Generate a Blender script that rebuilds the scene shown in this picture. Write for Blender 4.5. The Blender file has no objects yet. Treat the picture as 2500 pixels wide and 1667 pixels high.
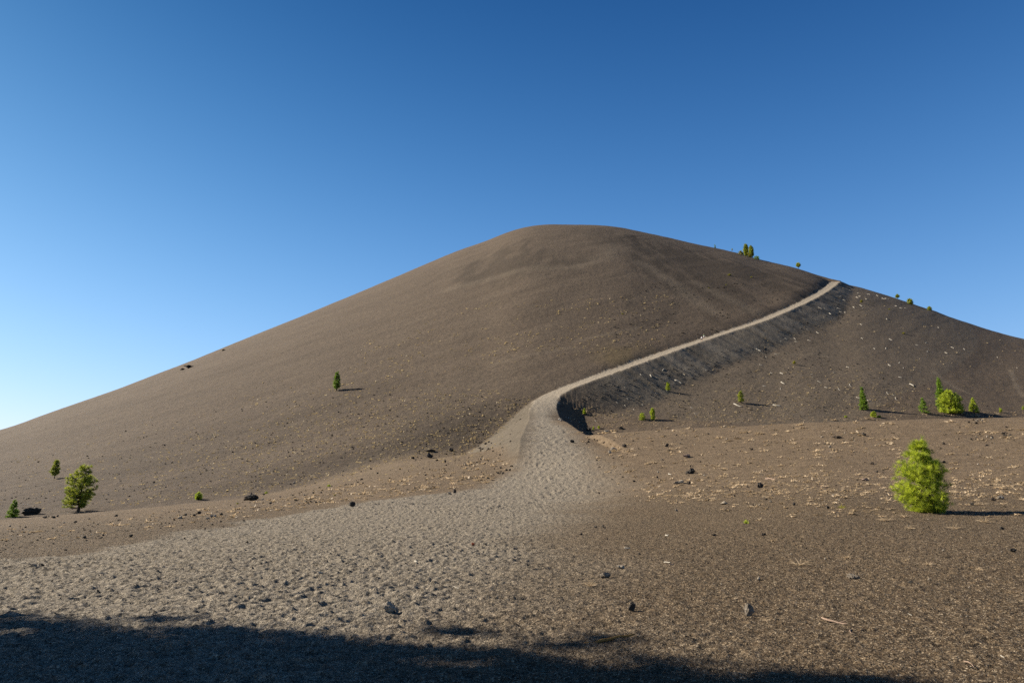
import bpy, math, random
import numpy as np
random.seed(7); rng=np.random.default_rng(7)
scene=bpy.context.scene
R=math.radians
# ================= camera, sky, sun, exposure =================
SUN_AZ=R(-73.0)      # 0 = straight ahead (+Y), + to the right
SUN_EL=R(32.0)
EYE=1.7; PITCH=R(12.7)
cam_d=bpy.data.cameras.new("camera"); cam_d.lens=24.0; cam_d.sensor_width=36.0
cam_d.clip_start=0.1; cam_d.clip_end=20000
cam=bpy.data.objects.new("camera",cam_d); scene.collection.objects.link(cam)
cam.location=(0,0,EYE); cam.rotation_euler=(R(90)+PITCH,0,0)
scene.camera=cam
world=bpy.data.worlds.new("World"); scene.world=world; world.use_nodes=True
wn=world.node_tree.nodes; wl=world.node_tree.links; wn.clear()
sky=wn.new("ShaderNodeTexSky"); sky.sky_type='NISHITA'; sky.sun_disc=False
sky.sun_elevation=SUN_EL; sky.sun_rotation=SUN_AZ
sky.altitude=0; sky.air_density=1.6; sky.dust_density=0.5; sky.ozone_density=4.0
bg=wn.new("ShaderNodeBackground"); bg.inputs['Strength'].default_value=0.10
wo=wn.new("ShaderNodeOutputWorld")
EXPO=1.3
# deep, polarised mountain sky: each channel of the physical sky is raised to a power and deepened with altitude angle
_sep=wn.new("ShaderNodeSeparateColor"); _com=wn.new("ShaderNodeCombineColor"); wl.new(sky.outputs[0],_sep.inputs[0])
_tc=wn.new("ShaderNodeTexCoord"); _sx=wn.new("ShaderNodeSeparateXYZ"); wl.new(_tc.outputs['Generated'],_sx.inputs[0])
def _m(op,a,b=None):
    o=wn.new("ShaderNodeMath"); o.operation=op
    for i,v in enumerate((a,b)):
        if v is None: continue
        if isinstance(v,(int,float)): o.inputs[i].default_value=v
        else: wl.new(v,o.inputs[i])
    return o.outputs[0]
_z=_m('MAXIMUM',_sx.outputs[2],0.0); _z2=_m('MULTIPLY',_z,_z)
for _i,(_a,_g,_b,_c) in enumerate([(0.12,0.85,-1.6,-2.8),(0.20,0.72,-1.05,-1.6),(0.49,0.51,-1.25,-0.8)]):
    _p=_m('POWER',_m('MULTIPLY',_sep.outputs[_i],0.1),_g)
    _e=_m('EXPONENT',_m('ADD',_m('MULTIPLY',_z,_b),_m('MULTIPLY',_z2,_c)))
    wl.new(_m('MULTIPLY',_m('MULTIPLY',_p,_e),math.exp(_a)*10.0/2**EXPO),_com.inputs[_i])
wl.new(_com.outputs[0],bg.inputs[0]); wl.new(bg.outputs[0],wo.inputs[0])
sd=bpy.data.lights.new("sun",'SUN'); sd.energy=5.0; sd.angle=R(0.53); sd.color=(1.0,0.91,0.77)
sun=bpy.data.objects.new("sun",sd); scene.collection.objects.link(sun)
from mathutils import Vector
sv=Vector((math.sin(SUN_AZ)*math.cos(SUN_EL),math.cos(SUN_AZ)*math.cos(SUN_EL),math.sin(SUN_EL)))
sun.rotation_euler=sv.to_track_quat('Z','Y').to_euler()
scene.render.engine='CYCLES'; scene.cycles.use_denoising=False
scene.view_settings.view_transform='Standard'; scene.view_settings.look='None'
scene.view_settings.exposure=EXPO; scene.view_settings.gamma=1.0
F_PX=1667.0
def ray(x,y):
    x=np.asarray(x,float); y=np.asarray(y,float)
    u=x-1250.0; v=833.5-y
    f=F_PX*math.cos(PITCH)-v*math.sin(PITCH)
    z=F_PX*math.sin(PITCH)+v*math.cos(PITCH)
    h=np.hypot(u,f)
    return np.arctan2(u,f), z/h      # azimuth (0 = ahead, + right), tan(elevation)
def zy(x,y,r): return EYE+r*float(ray(x,y)[1])
def sstep(a,b,x):
    t=np.clip((x-a)/(b-a),0,1); return t*t*(3-2*t)
def gsm(a,n,axis):
    k=np.exp(-0.5*(np.arange(-3*n,3*n+1)/n)**2); k/=k.sum()
    p=[(0,0)]*a.ndim; p[axis]=(3*n,3*n)
    b=np.pad(a,p,mode='edge')
    return np.apply_along_axis(lambda m:np.convolve(m,k,'valid'),axis,b)
# ---------- foreground (bench the photographer stands on), tables of distance -> height
def ftable():
    T={}
    def col(x,near,pts,drop):
        p=[(0,0),(9,0)]+near+[(r,zy(x,y,r)) for r,y in pts]
        rl,zl=p[-1]
        p+= [(rl+d,zl+h) for d,h in drop]
        return p
    C=[]
    C.append((-900,[(0,0),(9,0),(75,-1.),(100,-5),(130,-7)]))
    C.append((-250,[(0,0),(9,0),(30,-.2),(75,-.8),(90,-2.6),(120,-6)]))
    C.append((0,  col(0,[(30,-.15)],[(75,1265)],[(10,-.9),(25,-3.5),(45,-6)])))
    C.append((190,col(190,[(30,-.1)],[(75,1250)],[(10,-.7),(25,-3),(45,-5)])))
    C.append((450,col(450,[(30,0)],[(55,1248),(80,1230)],[(10,-.4),(25,-2),(45,-4)])))
    C.append((640,col(640,[(30,.05)],[(55,1238),(85,1211)],[(12,.2),(30,-.6),(45,-2)])))
    C.append((1000,col(1000,[(30,.15)],[(60,1213),(90,1155),(120,1110)],[(15,2.),(40,3.),(60,2)])))
    C.append((1230,col(1230,[(30,.2)],[(60,1212),(85,1140),(105,1095),(125,1060)],[(15,2.),(40,4.),(60,2)])))
    C.append((1310,col(1310,[(30,.2)],[(60,1212),(85,1135),(105,1080),(130,1028),(155,982)],[(12,2.),(30,2.),(60,1)])))
    C.append((1400,col(1400,[(30,.25)],[(60,1210),(85,1120),(110,1046)],[(8,-.4),(25,-1.5),(45,-3)])))
    C.append((1700,col(1700,[(30,.5)],[(60,1180),(85,1098),(108,1030)],[(8,-.4),(25,-2),(45,-3)])))
    C.append((2000,col(2000,[(18,.22)],[(34,1240),(60,1160),(85,1078),(105,1015)],[(8,-.4),(25,-2),(45,-3)])))
    C.append((2260,col(2260,[(18,.3)],[(33,1252),(60,1163),(85,1072),(102,1004)],[(8,-.4),(25,-2),(45,-3)])))
    C.append((2500,col(2500,[(18,.3)],[(33,1258),(60,1160),(85,1068),(100,1000)],[(8,-.4),(25,-2),(45,-3)])))
    C.append((3300,[(0,0),(9,0),(33,1.2),(60,4),(100,11),(130,9)]))
    rs=np.exp(np.linspace(math.log(1.0),math.log(400),600))
    az=np.linspace(-180,180,721)   # degrees
    ca=np.array([math.degrees(float(ray(x,1150)[0])) for x,_ in C])
    Z=np.array([np.interp(rs,[p[0] for p in t],[p[1] for p in t]) for _,t in C])
    G=np.empty((len(az),len(rs)))
    for j in range(len(rs)): G[:,j]=np.interp(az,ca,Z[:,j])
    back=sstep(60,110,np.abs(az))[:,None]
    G=G*(1-back)
    G=gsm(G,3,0)
    for w in (7,):
        G=gsm(G,w,1)
    far=sstep(170,330,rs)[None,:]
    G=G*(1-far)-4*far
    return az,rs,G
FAZ,FRS,FG=ftable()
def bil(azd,r,A,R,G,logr=True):
    ia=(azd-A[0])/(A[1]-A[0]); ia=np.clip(ia,0,len(A)-1.001)
    lr=(np.log(np.maximum(r,R[0]))-math.log(R[0]))/(math.log(R[1])-math.log(R[0])); lr=np.clip(lr,0,len(R)-1.001)
    i=ia.astype(int); j=lr.astype(int); a=ia-i; b=lr-j
    return (G[i,j]*(1-a)+G[i+1,j]*a)*(1-b)+(G[i,j+1]*(1-a)+G[i+1,j+1]*a)*b
# ---------- the cone
AXD=math.radians(6.5); DC=640.0
CX,CY=DC*math.sin(AXD),DC*math.cos(AXD)
_rho=np.arange(0,1400,2.0)
_pz=np.interp(_rho,[0,60,120,150,180,230,300,400,440,470,500,530,570,640,1400],[180,190,199,196,184,157,117,58,36,22,10,2,-3,-5,-5])
_pz=gsm(_pz[None],9,1)[0]
SIL=[(0,1053),(96,1016.5),(191,983),(287,949.5),(383,913),(440,891),(536,852),(627,816),(744,768),(904,702),(1010,657),(1116,612),(1200,583),(1241,565),(1302,550),(1366,547),(1449,549),(1521,556),(1615,576),(1742,605),(1808,619),(1850,633),(1919,648),(1974,663),(2030,683),(2052,686),(2112,705),(2182,727),(2265,754),(2347,783),(2430,810),(2499,828)]
_sa,_st=ray([p[0] for p in SIL],[p[1] for p in SIL]); _sa=np.degrees(_sa)
PATH_PX=[(1420,1165),(1395,1110),(1352,1062),(1328,1015),(1321,985),(1332,965),(1397,943),(1474,915),(1551,888),(1627,860),(1714,831),(1790,806),(1850,787),(1905,764),(1961,739),(2002,717),(2027,700),(2041,687)]
SAZ=np.arange(-45,45.01,0.5)
SFINE=np.arange(-60,60.01,0.05)
def smooth_s(s):
    return gsm(np.interp(SFINE,SAZ,s)[None],26,1)[0]
def cone(x,y,s):
    rho=np.hypot(x-CX,y-CY)
    azd=np.degrees(np.arctan2(x,y))
    c=np.interp(rho,_rho,_pz)
    sc=np.interp(azd,SFINE,smooth_s(s))
    return np.where(c>0,c*sc,c)
def smax(a,b,k):
    h=np.clip(0.5+0.5*(a-b)/k,0,1); return b*(1-h)+a*h+k*h*(1-h)
def smin(a,b,k): return -smax(-a,-b,k)
class Path: pass
def base(x,y,s):
    azd=np.degrees(np.arctan2(x,y)); r=np.hypot(x,y)
    f=bil(azd,r,FAZ,FRS,FG)
    return smax(f,cone(x,y,s),2.5)
def cast(px,py,hf,rmin=4,rmax=900,n=2600):
    """first hit of pixel rays with height field hf(x,y)"""
    a,t=ray(px,py); a=np.atleast_1d(a); t=np.atleast_1d(t)
    r=np.exp(np.linspace(math.log(rmin),math.log(rmax),n))
    X=r[None]*np.sin(a)[:,None]; Y=r[None]*np.cos(a)[:,None]
    H=hf(X,Y); E=(H-EYE)/r[None]
    hit=E>=t[:,None]
    k=hit.argmax(1); ok=hit.any(1)
    k0=np.maximum(k-1,0); ii=np.arange(len(a))
    e0=E[ii,k0]; e1=E[ii,k]; w=np.clip((t-e0)/np.where(np.abs(e1-e0)<1e-9,1,e1-e0),0,1)
    rr=r[k0]*(1-w)+r[k]*w
    return rr*np.sin(a),rr*np.cos(a),EYE+rr*t,ok
def mkpath(s):
    px=[p[0] for p in PATH_PX]; py=[p[1] for p in PATH_PX]
    x,y,z,ok=cast(px,py,lambda X,Y:base(X,Y,s))
    P=np.stack([x,y,z],1)
    return P
def densify(P,step=2.0):
    d=np.r_[0,np.cumsum(np.linalg.norm(np.diff(P[:,:2],axis=0),axis=1))]
    t=np.arange(0,d[-1],step)
    Q=np.stack([np.interp(t,d,P[:,k]) for k in range(3)],1)
    # extend over the crest
    dirv=Q[-1]-Q[-8]; dirv/=np.linalg.norm(dirv[:2])
    ext=[Q[-1]+dirv*k*step*np.array([1,1,max(0,1-k/12)]) for k in range(1,16)]
    Q=np.vstack([Q,ext])
    return gsm(Q,3,0)
FINE=1.0
SHADE=[(-20.0,9.0,16.0,380,'dark pine past the left edge, its shade crossing the lower left corner'),
       (-29.0,12.6,23.5,560,'tallest pine past the left edge, its shade reaching the bottom right'),
       (-15.5,5.5,12.0,330,'smaller pine past the left edge, shading the bottom left'),
       (-22.0,4.2,17.0,380,'pine past the left edge nearest behind the camera line, shading the bottom middle')]
# ================= noise =================
def _hash(ix,iy,s):
    h=(ix.astype(np.int64)*374761393+iy.astype(np.int64)*668265263+s*1442695041)&0xFFFFFFFF
    h=((h^(h>>13))*1274126177)&0xFFFFFFFF
    h=((h^(h>>16))*2246822519)&0xFFFFFFFF
    return ((h^(h>>15))&0xFFFFFF)/float(0xFFFFFF)
def vn(x,y,s=0):
    ix=np.floor(x); iy=np.floor(y); fx=x-ix; fy=y-iy
    fx=fx*fx*fx*(fx*(fx*6-15)+10); fy=fy*fy*fy*(fy*(fy*6-15)+10)
    a=_hash(ix,iy,s);b=_hash(ix+1,iy,s);c=_hash(ix,iy+1,s);d=_hash(ix+1,iy+1,s)
    return (a*(1-fx)+b*fx)*(1-fy)+(c*(1-fx)+d*fx)*fy-0.5
def fbm(x,y,o=3,s=0):
    t=0;a=1.0
    for k in range(o):
        t=t+a*vn(x*2**k+17.3*k,y*2**k-9.1*k,s+k); a*=0.5
    return t
# ================= full terrain height =================
s_fit=np.ones(len(SAZ))
_rr=np.exp(np.linspace(math.log(120),math.log(900),420)); _az=np.radians(SAZ)
_X=_rr[None]*np.sin(_az)[:,None]; _Y=_rr[None]*np.cos(_az)[:,None]
_want=np.interp(SAZ,_sa,_st)
def fit(hf):
    global s_fit
    for it in range(4):
        E=((hf(_X,_Y)-EYE)/_rr).max(1)
        s_fit=np.clip(s_fit*np.where(E>0.01,_want/E,1),0.85,1.4)
        i0=np.searchsorted(SAZ,-37.0); i1=np.searchsorted(SAZ,37.5); s_fit[:i0]=s_fit[i0]; s_fit[i1+1:]=s_fit[i1]
fit(lambda X,Y:base(X,Y,s_fit))
PX=mkpath(s_fit)
KN=5                                  # index of the bend in the path
PP=densify(PX)
_d=np.r_[0,np.cumsum(np.linalg.norm(np.diff(PP[:,:2],axis=0),axis=1))]
_dk=np.interp(0,[0],[0]); _kink=np.linalg.norm(PP[:,:2]-PX[5][:2],axis=1).argmin(); T_K=_d[_kink]; T_END=_d[-1]
def pathfield(x,y):
    """signed distance to the path centre line (+ = right/downhill), arc length, path height"""
    sh=x.shape; x=x.ravel(); y=y.ravel()
    S=np.full(x.shape,-999.0); T=np.zeros(x.shape); Z=np.zeros(x.shape)
    m=np.where((x>-60)&(x<420)&(y>50)&(y<560))[0]
    A=PP[:-1,:2]; B=PP[1:,:2]; D=B-A; L2=(D**2).sum(1)
    for c in range(0,len(m),200000):
        i=m[c:c+200000]; xx=x[i]; yy=y[i]
        best=np.full(len(i),1e9); bs=np.zeros(len(i)); bt=np.zeros(len(i)); bz=np.zeros(len(i))
        for k in range(len(A)):
            t=np.clip(((xx-A[k,0])*D[k,0]+(yy-A[k,1])*D[k,1])/L2[k],0,1)
            dx=xx-(A[k,0]+t*D[k,0]); dy=yy-(A[k,1]+t*D[k,1]); dd=dx*dx+dy*dy
            u=dd<best
            best=np.where(u,dd,best); bt=np.where(u,_d[k]+t*(_d[k+1]-_d[k]),bt)
            bz=np.where(u,PP[k,2]+t*(PP[k+1,2]-PP[k,2]),bz)
            bs=np.where(u,np.sign(dx*D[k,1]-dy*D[k,0]),bs)
        S[i]=np.sqrt(best)*bs; T[i]=bt; Z[i]=bz
    return S.reshape(sh),T.reshape(sh),Z.reshape(sh)
def blobs(x,y):
    q=0
    for (bx,by,sx,d) in BL:
        q=q+d*np.exp(-((x-bx)**2+(y-by)**2)/(2*sx*sx))
    return q
_b=cast([1388,1215,1150],[1022,1052,1075],lambda X,Y:base(X,Y,s_fit))
BL=[(_b[0][0]+2,_b[1][0],15,4.2),(_b[0][1],_b[1][1],12,3.0),(_b[0][2],_b[1][2],14,1.5)]
def halfw(T):
    return np.interp(T,[0,T_K*0.45,T_K*0.75,T_K,T_K+15,T_K+80,T_END-90,T_END],[7.5,4.8,3.5,3.2,2.9,2.5,2.4,2.9])
def height(x,y,full=False):
    b=base(x,y,s_fit)
    S,T,Z=pathfield(x,y); w=halfw(T)
    up=sstep(T_K-8,T_K+25,T)
    dep=np.interp(T,[0,T_K,T_K+20,T_K+60,T_END-120,T_END-40,T_END],[0,2.0,3.5,2.5,2.4,2.1,2.0])*up
    low=dep*np.where(S>0,np.exp(-np.maximum(S-15,0)/95.0),0.0)*sstep(0,3,S)
    g=b-low-blobs(x,y)
    a=np.abs(S); ok=a<120
    fade=sstep(4,28,T)                       # where the causeway starts to stand proud
    jig=(0.7*vn(T*0.22,T*0,5)+0.5*vn(T*0.8,np.sign(S)*9,6))*(0.12+0.88*sstep(T_K+8,T_K+35,T))
    surf=Z-np.where(S<0,0.16,0.035)*S*up
    fillR=surf-0.68*np.maximum(S-w-jig,0)
    fillL=surf-0.55*np.maximum(-S-w-jig,0)
    cutL=surf+0.66*np.maximum(-S-w-jig,0)
    h=g
    right=(S>0)
    hr=smax(g,fillR,0.5)
    hl_low=smax(g,fillL,0.5)
    hl_up=smin(g,cutL,1.2)
    hl=hl_low*(1-up)+hl_up*up
    hp=np.where(right,hr,hl)
    inn=sstep(0.4,-0.4,a-w)
    hp=hp*(1-inn)+(surf)*inn
    hp=g*(1-fade)+hp*fade
    h=np.where(ok,hp,g)
    if full: return h,S,T,Z,w,g,up,fade
    return h
fit(lambda X,Y:height(X,Y))
# ================= polar grid =================
FINE=globals().get('FINE',1.0)
cols=np.r_[np.arange(-180,-41,1.0),np.arange(-41,41,0.06*FINE),np.arange(41,181,1.0)]
cols=np.radians(cols)
def lg(a,b,st): return np.exp(np.arange(math.log(a),math.log(b),st))
rings=np.r_[lg(0.6,5.5,0.06),lg(5.5,60,0.0036*FINE),lg(60,760,0.005*FINE),lg(760,9000,0.07)]
NC,NR=len(cols),len(rings)
GX=rings[None]*np.sin(cols)[:,None]; GY=rings[None]*np.cos(cols)[:,None]
H,S,T,PZ,W,GB,UP,FADE=height(GX,GY,True)
rho=np.hypot(GX-CX,GY-CY); theta=np.arctan2(GX-CX,CY-GY)
# plain area without footprints
E_=(H-EYE)/rings[None]
def cast_grid(px,py):
    """pixel rays to points on the ground (smooth grid)"""
    a,t=ray(np.atleast_1d(px),np.atleast_1d(py))
    i=np.clip(np.searchsorted(cols,a),0,NC-1)
    out=np.empty((len(a),3)); r0=np.searchsorted(rings,4.0)
    for c in range(0,len(a),2000):
        ii=i[c:c+2000]; E=E_[ii][:,r0:]; tt=t[c:c+2000]
        k=(E>=tt[:,None]).argmax(1); n=np.arange(len(ii)); k0=np.maximum(k-1,0)
        e0=E[n,k0]; e1=E[n,k]; w=np.clip((tt-e0)/np.where(np.abs(e1-e0)<1e-9,1,e1-e0),0,1)
        rr=rings[r0+k0]*(1-w)+rings[r0+k]*w
        aa=a[c:c+2000]
        out[c:c+2000]=np.stack([rr*np.sin(aa),rr*np.cos(aa),EYE+rr*tt],1)
    return out
def poly_sd(poly,x,y):
    """signed distance to polygon (negative inside)"""
    n=len(poly); d=np.full(x.shape,1e9); ins=np.zeros(x.shape,bool)
    for k in range(n):
        ax,ay=poly[k]; bx,by=poly[(k+1)%n]
        ex,ey=bx-ax,by-ay; L=ex*ex+ey*ey+1e-9
        t=np.clip(((x-ax)*ex+(y-ay)*ey)/L,0,1)
        d=np.minimum(d,np.hypot(x-ax-t*ex,y-ay-t*ey))
        c=((ay>y)!=(by>y))&(x<(bx-ax)*(y-ay)/(by-ay+1e-12)+ax); ins^=c
    return np.where(ins,-d,d)
TRAMP=[(0,1372),(150,1352),(300,1330),(450,1301),(600,1274),(750,1247),(900,1224),(1000,1212),(1100,1202),(1180,1189),(1235,1165),(1268,1130),(1290,1100),(1298,1050),(1303,1010),(1303,985),(1345,985),(1352,1030),(1385,1045),(1408,1080),(1440,1110),(1470,1150),(1490,1185),(1440,1225),(1380,1270),(1320,1330),(1260,1400),(1200,1480),(1130,1560),(1050,1640)]
tp=cast_grid([p[0] for p in TRAMP],[p[1] for p in TRAMP])[:,:2]
tp=np.vstack([tp,[[-0.5,4],[-3,1],[-16,-6],[-40,0],[-40,tp[0][1]-3]]])
near=(rings<175); nn=int(near.sum())
sdp=np.full(H.shape,50.0)
sdp[:,:nn]=poly_sd([tuple(p) for p in tp],GX[:,:nn],GY[:,:nn])
sdp=sdp+1.6*fbm(GX*0.35,GY*0.35,3,3)*(rings[None]<160)
# soft towards the right, crisp on the far left edge
az2=GX/np.maximum(GY,1)
soft=np.clip(1.0+ (GX+6)*0.30,0.8,5.0)*np.interp(rings,[0,60,100,170],[1,1,0.45,0.3])[None]
tramp=sstep(1,-1,sdp/soft)
trail=sstep(0.35,-0.35,np.abs(S)-W+0.9*fbm(GX*0.6,GY*0.6,3,77))*sstep(T_K-20,T_K-5,T)*(S>-900)
PATHM=np.maximum(tramp,trail)
# banks of loose scree next to the path
bankR=np.where((S>0)&(UP>0.02)&(S<60),sstep(-0.6,0.9,H-GB),0)
bankL=np.where((S<0)&(S>-40)&(T>10),sstep(-0.2,0.7,H-GB),0)*(1-UP)
BANK=np.clip(np.maximum(bankR*UP,bankL*FADE),0,1)*(1-PATHM)
HILL=sstep(-1.0,1.5,cone(GX,GY,s_fit)-bil(np.degrees(np.arctan2(GX,GY)),rings[None]+0*GX,FAZ,FRS,FG))
# ---------- small relief
def footprints(x,y,cell,seed,ax=0.55,dens=1.0):
    out=np.zeros(x.shape)
    ix=np.floor(x/cell); iy=np.floor(y/cell)
    for dx in (-1,0,1):
        for dy in (-1,0,1):
            cx=ix+dx; cy=iy+dy
            px=(cx+0.15+0.7*_hash(cx,cy,seed))*cell; py=(cy+0.15+0.7*_hash(cx,cy,seed+1))*cell
            an=(_hash(cx,cy,seed+2)-0.5)*1.3+1.25          # mostly along the way people walk
            sz=cell*(0.36+0.26*_hash(cx,cy,seed+3)); am=(0.35+0.65*_hash(cx,cy,seed+4))*(_hash(cx,cy,seed+5)<dens)
            ddx=x-px; ddy=y-py
            u=(ddx*np.sin(an)+ddy*np.cos(an))/sz; v=(ddx*np.cos(an)-ddy*np.sin(an))/(sz*ax)
            q=u*u+v*v
            out+=am*(-np.exp(-q*q*0.9)+0.55*np.exp(-(np.sqrt(q)-1.45)**2*5))*1.0
    return out
m=rings<190; k=int(m.sum()); x=GX[:,:k]; y=GY[:,:k]; rk=rings[:k][None]
warp=0.10*vn(x*3,y*3,31); warp2=0.10*vn(x*3,y*3,32)
fp=(0.62*footprints(x+warp,y+warp2,0.30,100)+0.34*footprints(x-warp2,y+warp+0.21,0.42,200,0.45,0.8))*sstep(62,40,rk)+0.55*footprints(x+warp2,y-warp+0.13,0.19,500,0.6,0.85)*sstep(34,20,rk)
fp=fp+0.9*footprints(x+3*warp,y+3*warp2,0.75,300,0.7,0.75)*sstep(36,52,rk)*sstep(105,80,rk)+1.0*footprints(x+4*warp,y+4*warp2,1.25,400,0.8,0.6)*sstep(75,95,rk)
lum=fbm(x*1.9,y*1.9,4,41); lum2=fbm(x*6.5,y*6.5,2,51)
amp_fp=(0.046*PATHM[:,:k]*np.interp(rk,[12,24,50,80,120],[0.8,1.35,2.2,3.0,3.8])+0.011*(1-PATHM[:,:k])*(rk<60))
patchy=0.85+0.5*vn(x*0.22,y*0.22,61)
visible=(np.abs(np.degrees(cols))<42)[:,None]
dz=fp*amp_fp*patchy+lum*(0.018*PATHM[:,:k]+0.020)+lum2*(0.026+0.022*PATHM[:,:k])+fbm(x*15,y*15,2,55)*0.016*sstep(30,14,rk)
dz=dz+0.18*fbm(x*0.12,y*0.12,3,71)*sstep(10,30,rk)*(1-0.5*PATHM[:,:k])
H[:,:k]+=dz*visible*sstep(190,110,rk)
onh=HILL*(1-PATHM)*(rings[None]<760)*visible
ua=GX*math.cos(R(24))+H*math.sin(R(24))*1.0; ub=-GX*math.sin(R(24))*0.9+H*math.cos(R(24))
gul=fbm(theta*260,rho*0.035,3,81)             # fall-line ripples of the loose cinders
H+=onh*(0.025*gul*sstep(620,380,rho)+0.32*fbm(ua*0.030,ub*0.16,4,82)+0.10*fbm(GX*0.55,GY*0.55,2,83)+0.3*fbm(GX*0.03,GY*0.03,2,84))
# rills running down the scree bank below the trail
rill=vn(T*0.30+0.02*S,S*0.04,91)+0.6*vn(T*0.9,S*0.06,92)
H+=np.where(BANK>0.05,BANK*0.22*rill*(0.15+0.85*sstep(T_K+5,T_K+35,T))*sstep(0.5,5,np.abs(S)-W),0)
H+=np.where(trail>0.3,0.10*vn(GX*1.3,GY*1.3,95),0)
# exact height under an arbitrary point of the finished sheet
def ground_z(x,y):
    x=np.atleast_1d(np.asarray(x,float)); y=np.atleast_1d(np.asarray(y,float))
    a=np.arctan2(x,y); r=np.hypot(x,y)
    i=np.clip(np.searchsorted(cols,a)-1,0,NC-2); j=np.clip(np.searchsorted(rings,r)-1,0,NR-2)
    u=np.clip((a-cols[i])/(cols[i+1]-cols[i]),0,1); v=np.clip((r-rings[j])/(rings[j+1]-rings[j]),0,1)
    return (H[i,j]*(1-u)+H[i+1,j]*u)*(1-v)+(H[i,j+1]*(1-u)+H[i+1,j+1]*u)*v
def ground_n(x,y,e=None):
    r=float(np.hypot(x,y)); e=e or max(0.15,r*0.012)
    g=ground_z([x+e,x-e,x,x],[y,y,y+e,y-e])
    n=Vector((-(g[0]-g[1])/(2*e),-(g[2]-g[3])/(2*e),1)); return n.normalized()
E_=(H-EYE)/rings[None]
# ---------- colour patches in the cinder material
dark=np.zeros(H.shape)
def add_patch(poly,amount,softm,seed,nz=1.0):
    q=cast_grid([p[0] for p in poly],[p[1] for p in poly])[:,:2]
    sd=poly_sd([tuple(p) for p in q],GX,GY)+nz*softm*fbm(theta*60,rho*0.05,3,seed)*2.0
    return amount*sstep(softm,-softm,sd)
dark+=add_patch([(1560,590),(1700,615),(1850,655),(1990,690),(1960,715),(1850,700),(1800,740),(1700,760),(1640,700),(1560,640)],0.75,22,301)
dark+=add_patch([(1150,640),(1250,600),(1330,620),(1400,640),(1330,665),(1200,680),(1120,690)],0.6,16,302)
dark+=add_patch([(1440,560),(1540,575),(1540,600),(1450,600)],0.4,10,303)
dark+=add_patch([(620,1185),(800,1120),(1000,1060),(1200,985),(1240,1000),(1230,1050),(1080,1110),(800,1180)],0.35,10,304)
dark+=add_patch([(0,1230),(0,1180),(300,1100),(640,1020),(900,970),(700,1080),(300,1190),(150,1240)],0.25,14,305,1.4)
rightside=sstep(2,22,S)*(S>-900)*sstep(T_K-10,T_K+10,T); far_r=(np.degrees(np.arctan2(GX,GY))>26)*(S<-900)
dark+=0.06*np.maximum(rightside,far_r)  # slope right of the trail and at far right slightly darker
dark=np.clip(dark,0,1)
pale=np.zeros(H.shape)
def track(pts,wd,am):
    q=cast_grid([p[0] for p in pts],[p[1] for p in pts])[:,:2]; d=np.full(GX.shape,1e9)
    for k in range(len(q)-1):
        e=q[k+1]-q[k]; t=np.clip(((GX-q[k,0])*e[0]+(GY-q[k,1])*e[1])/(e@e),0,1); d=np.minimum(d,np.hypot(GX-q[k,0]-t*e[0],GY-q[k,1]-t*e[1]))
    return am*sstep(wd,0,d+0.8*fbm(GX*0.3,GY*0.3,3,320))
for pts,wd,am in [([(2468,905),(2474,925),(2486,950),(2499,972)],1.1,.5),([(1100,705),(1250,665),(1400,652),(1480,628),(1500,600)],9,.28),([(1560,640),(1640,690),(1740,760)],8,.3),([(1700,690),(1850,765)],7,.3),([(2278,905),(2300,925),(2330,945),(2370,962)],1.6,.4),([(1870,862),(1950,865),(2020,870)],2.0,.35),([(1200,890),(1330,860),(1400,848)],2.0,.3),([(1560,800),(1500,812),(1420,830)],1.6,.3)]: pale=np.maximum(pale,track(pts,wd,am))
bench=sstep(36,62,rings[None]+6*fbm(GX*0.08,GY*0.08,3,310))*np.ones(H.shape)
olive=add_patch([(1480,850),(1560,840),(1590,862),(1500,890),(1470,880)],0.8,5,308)
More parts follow.
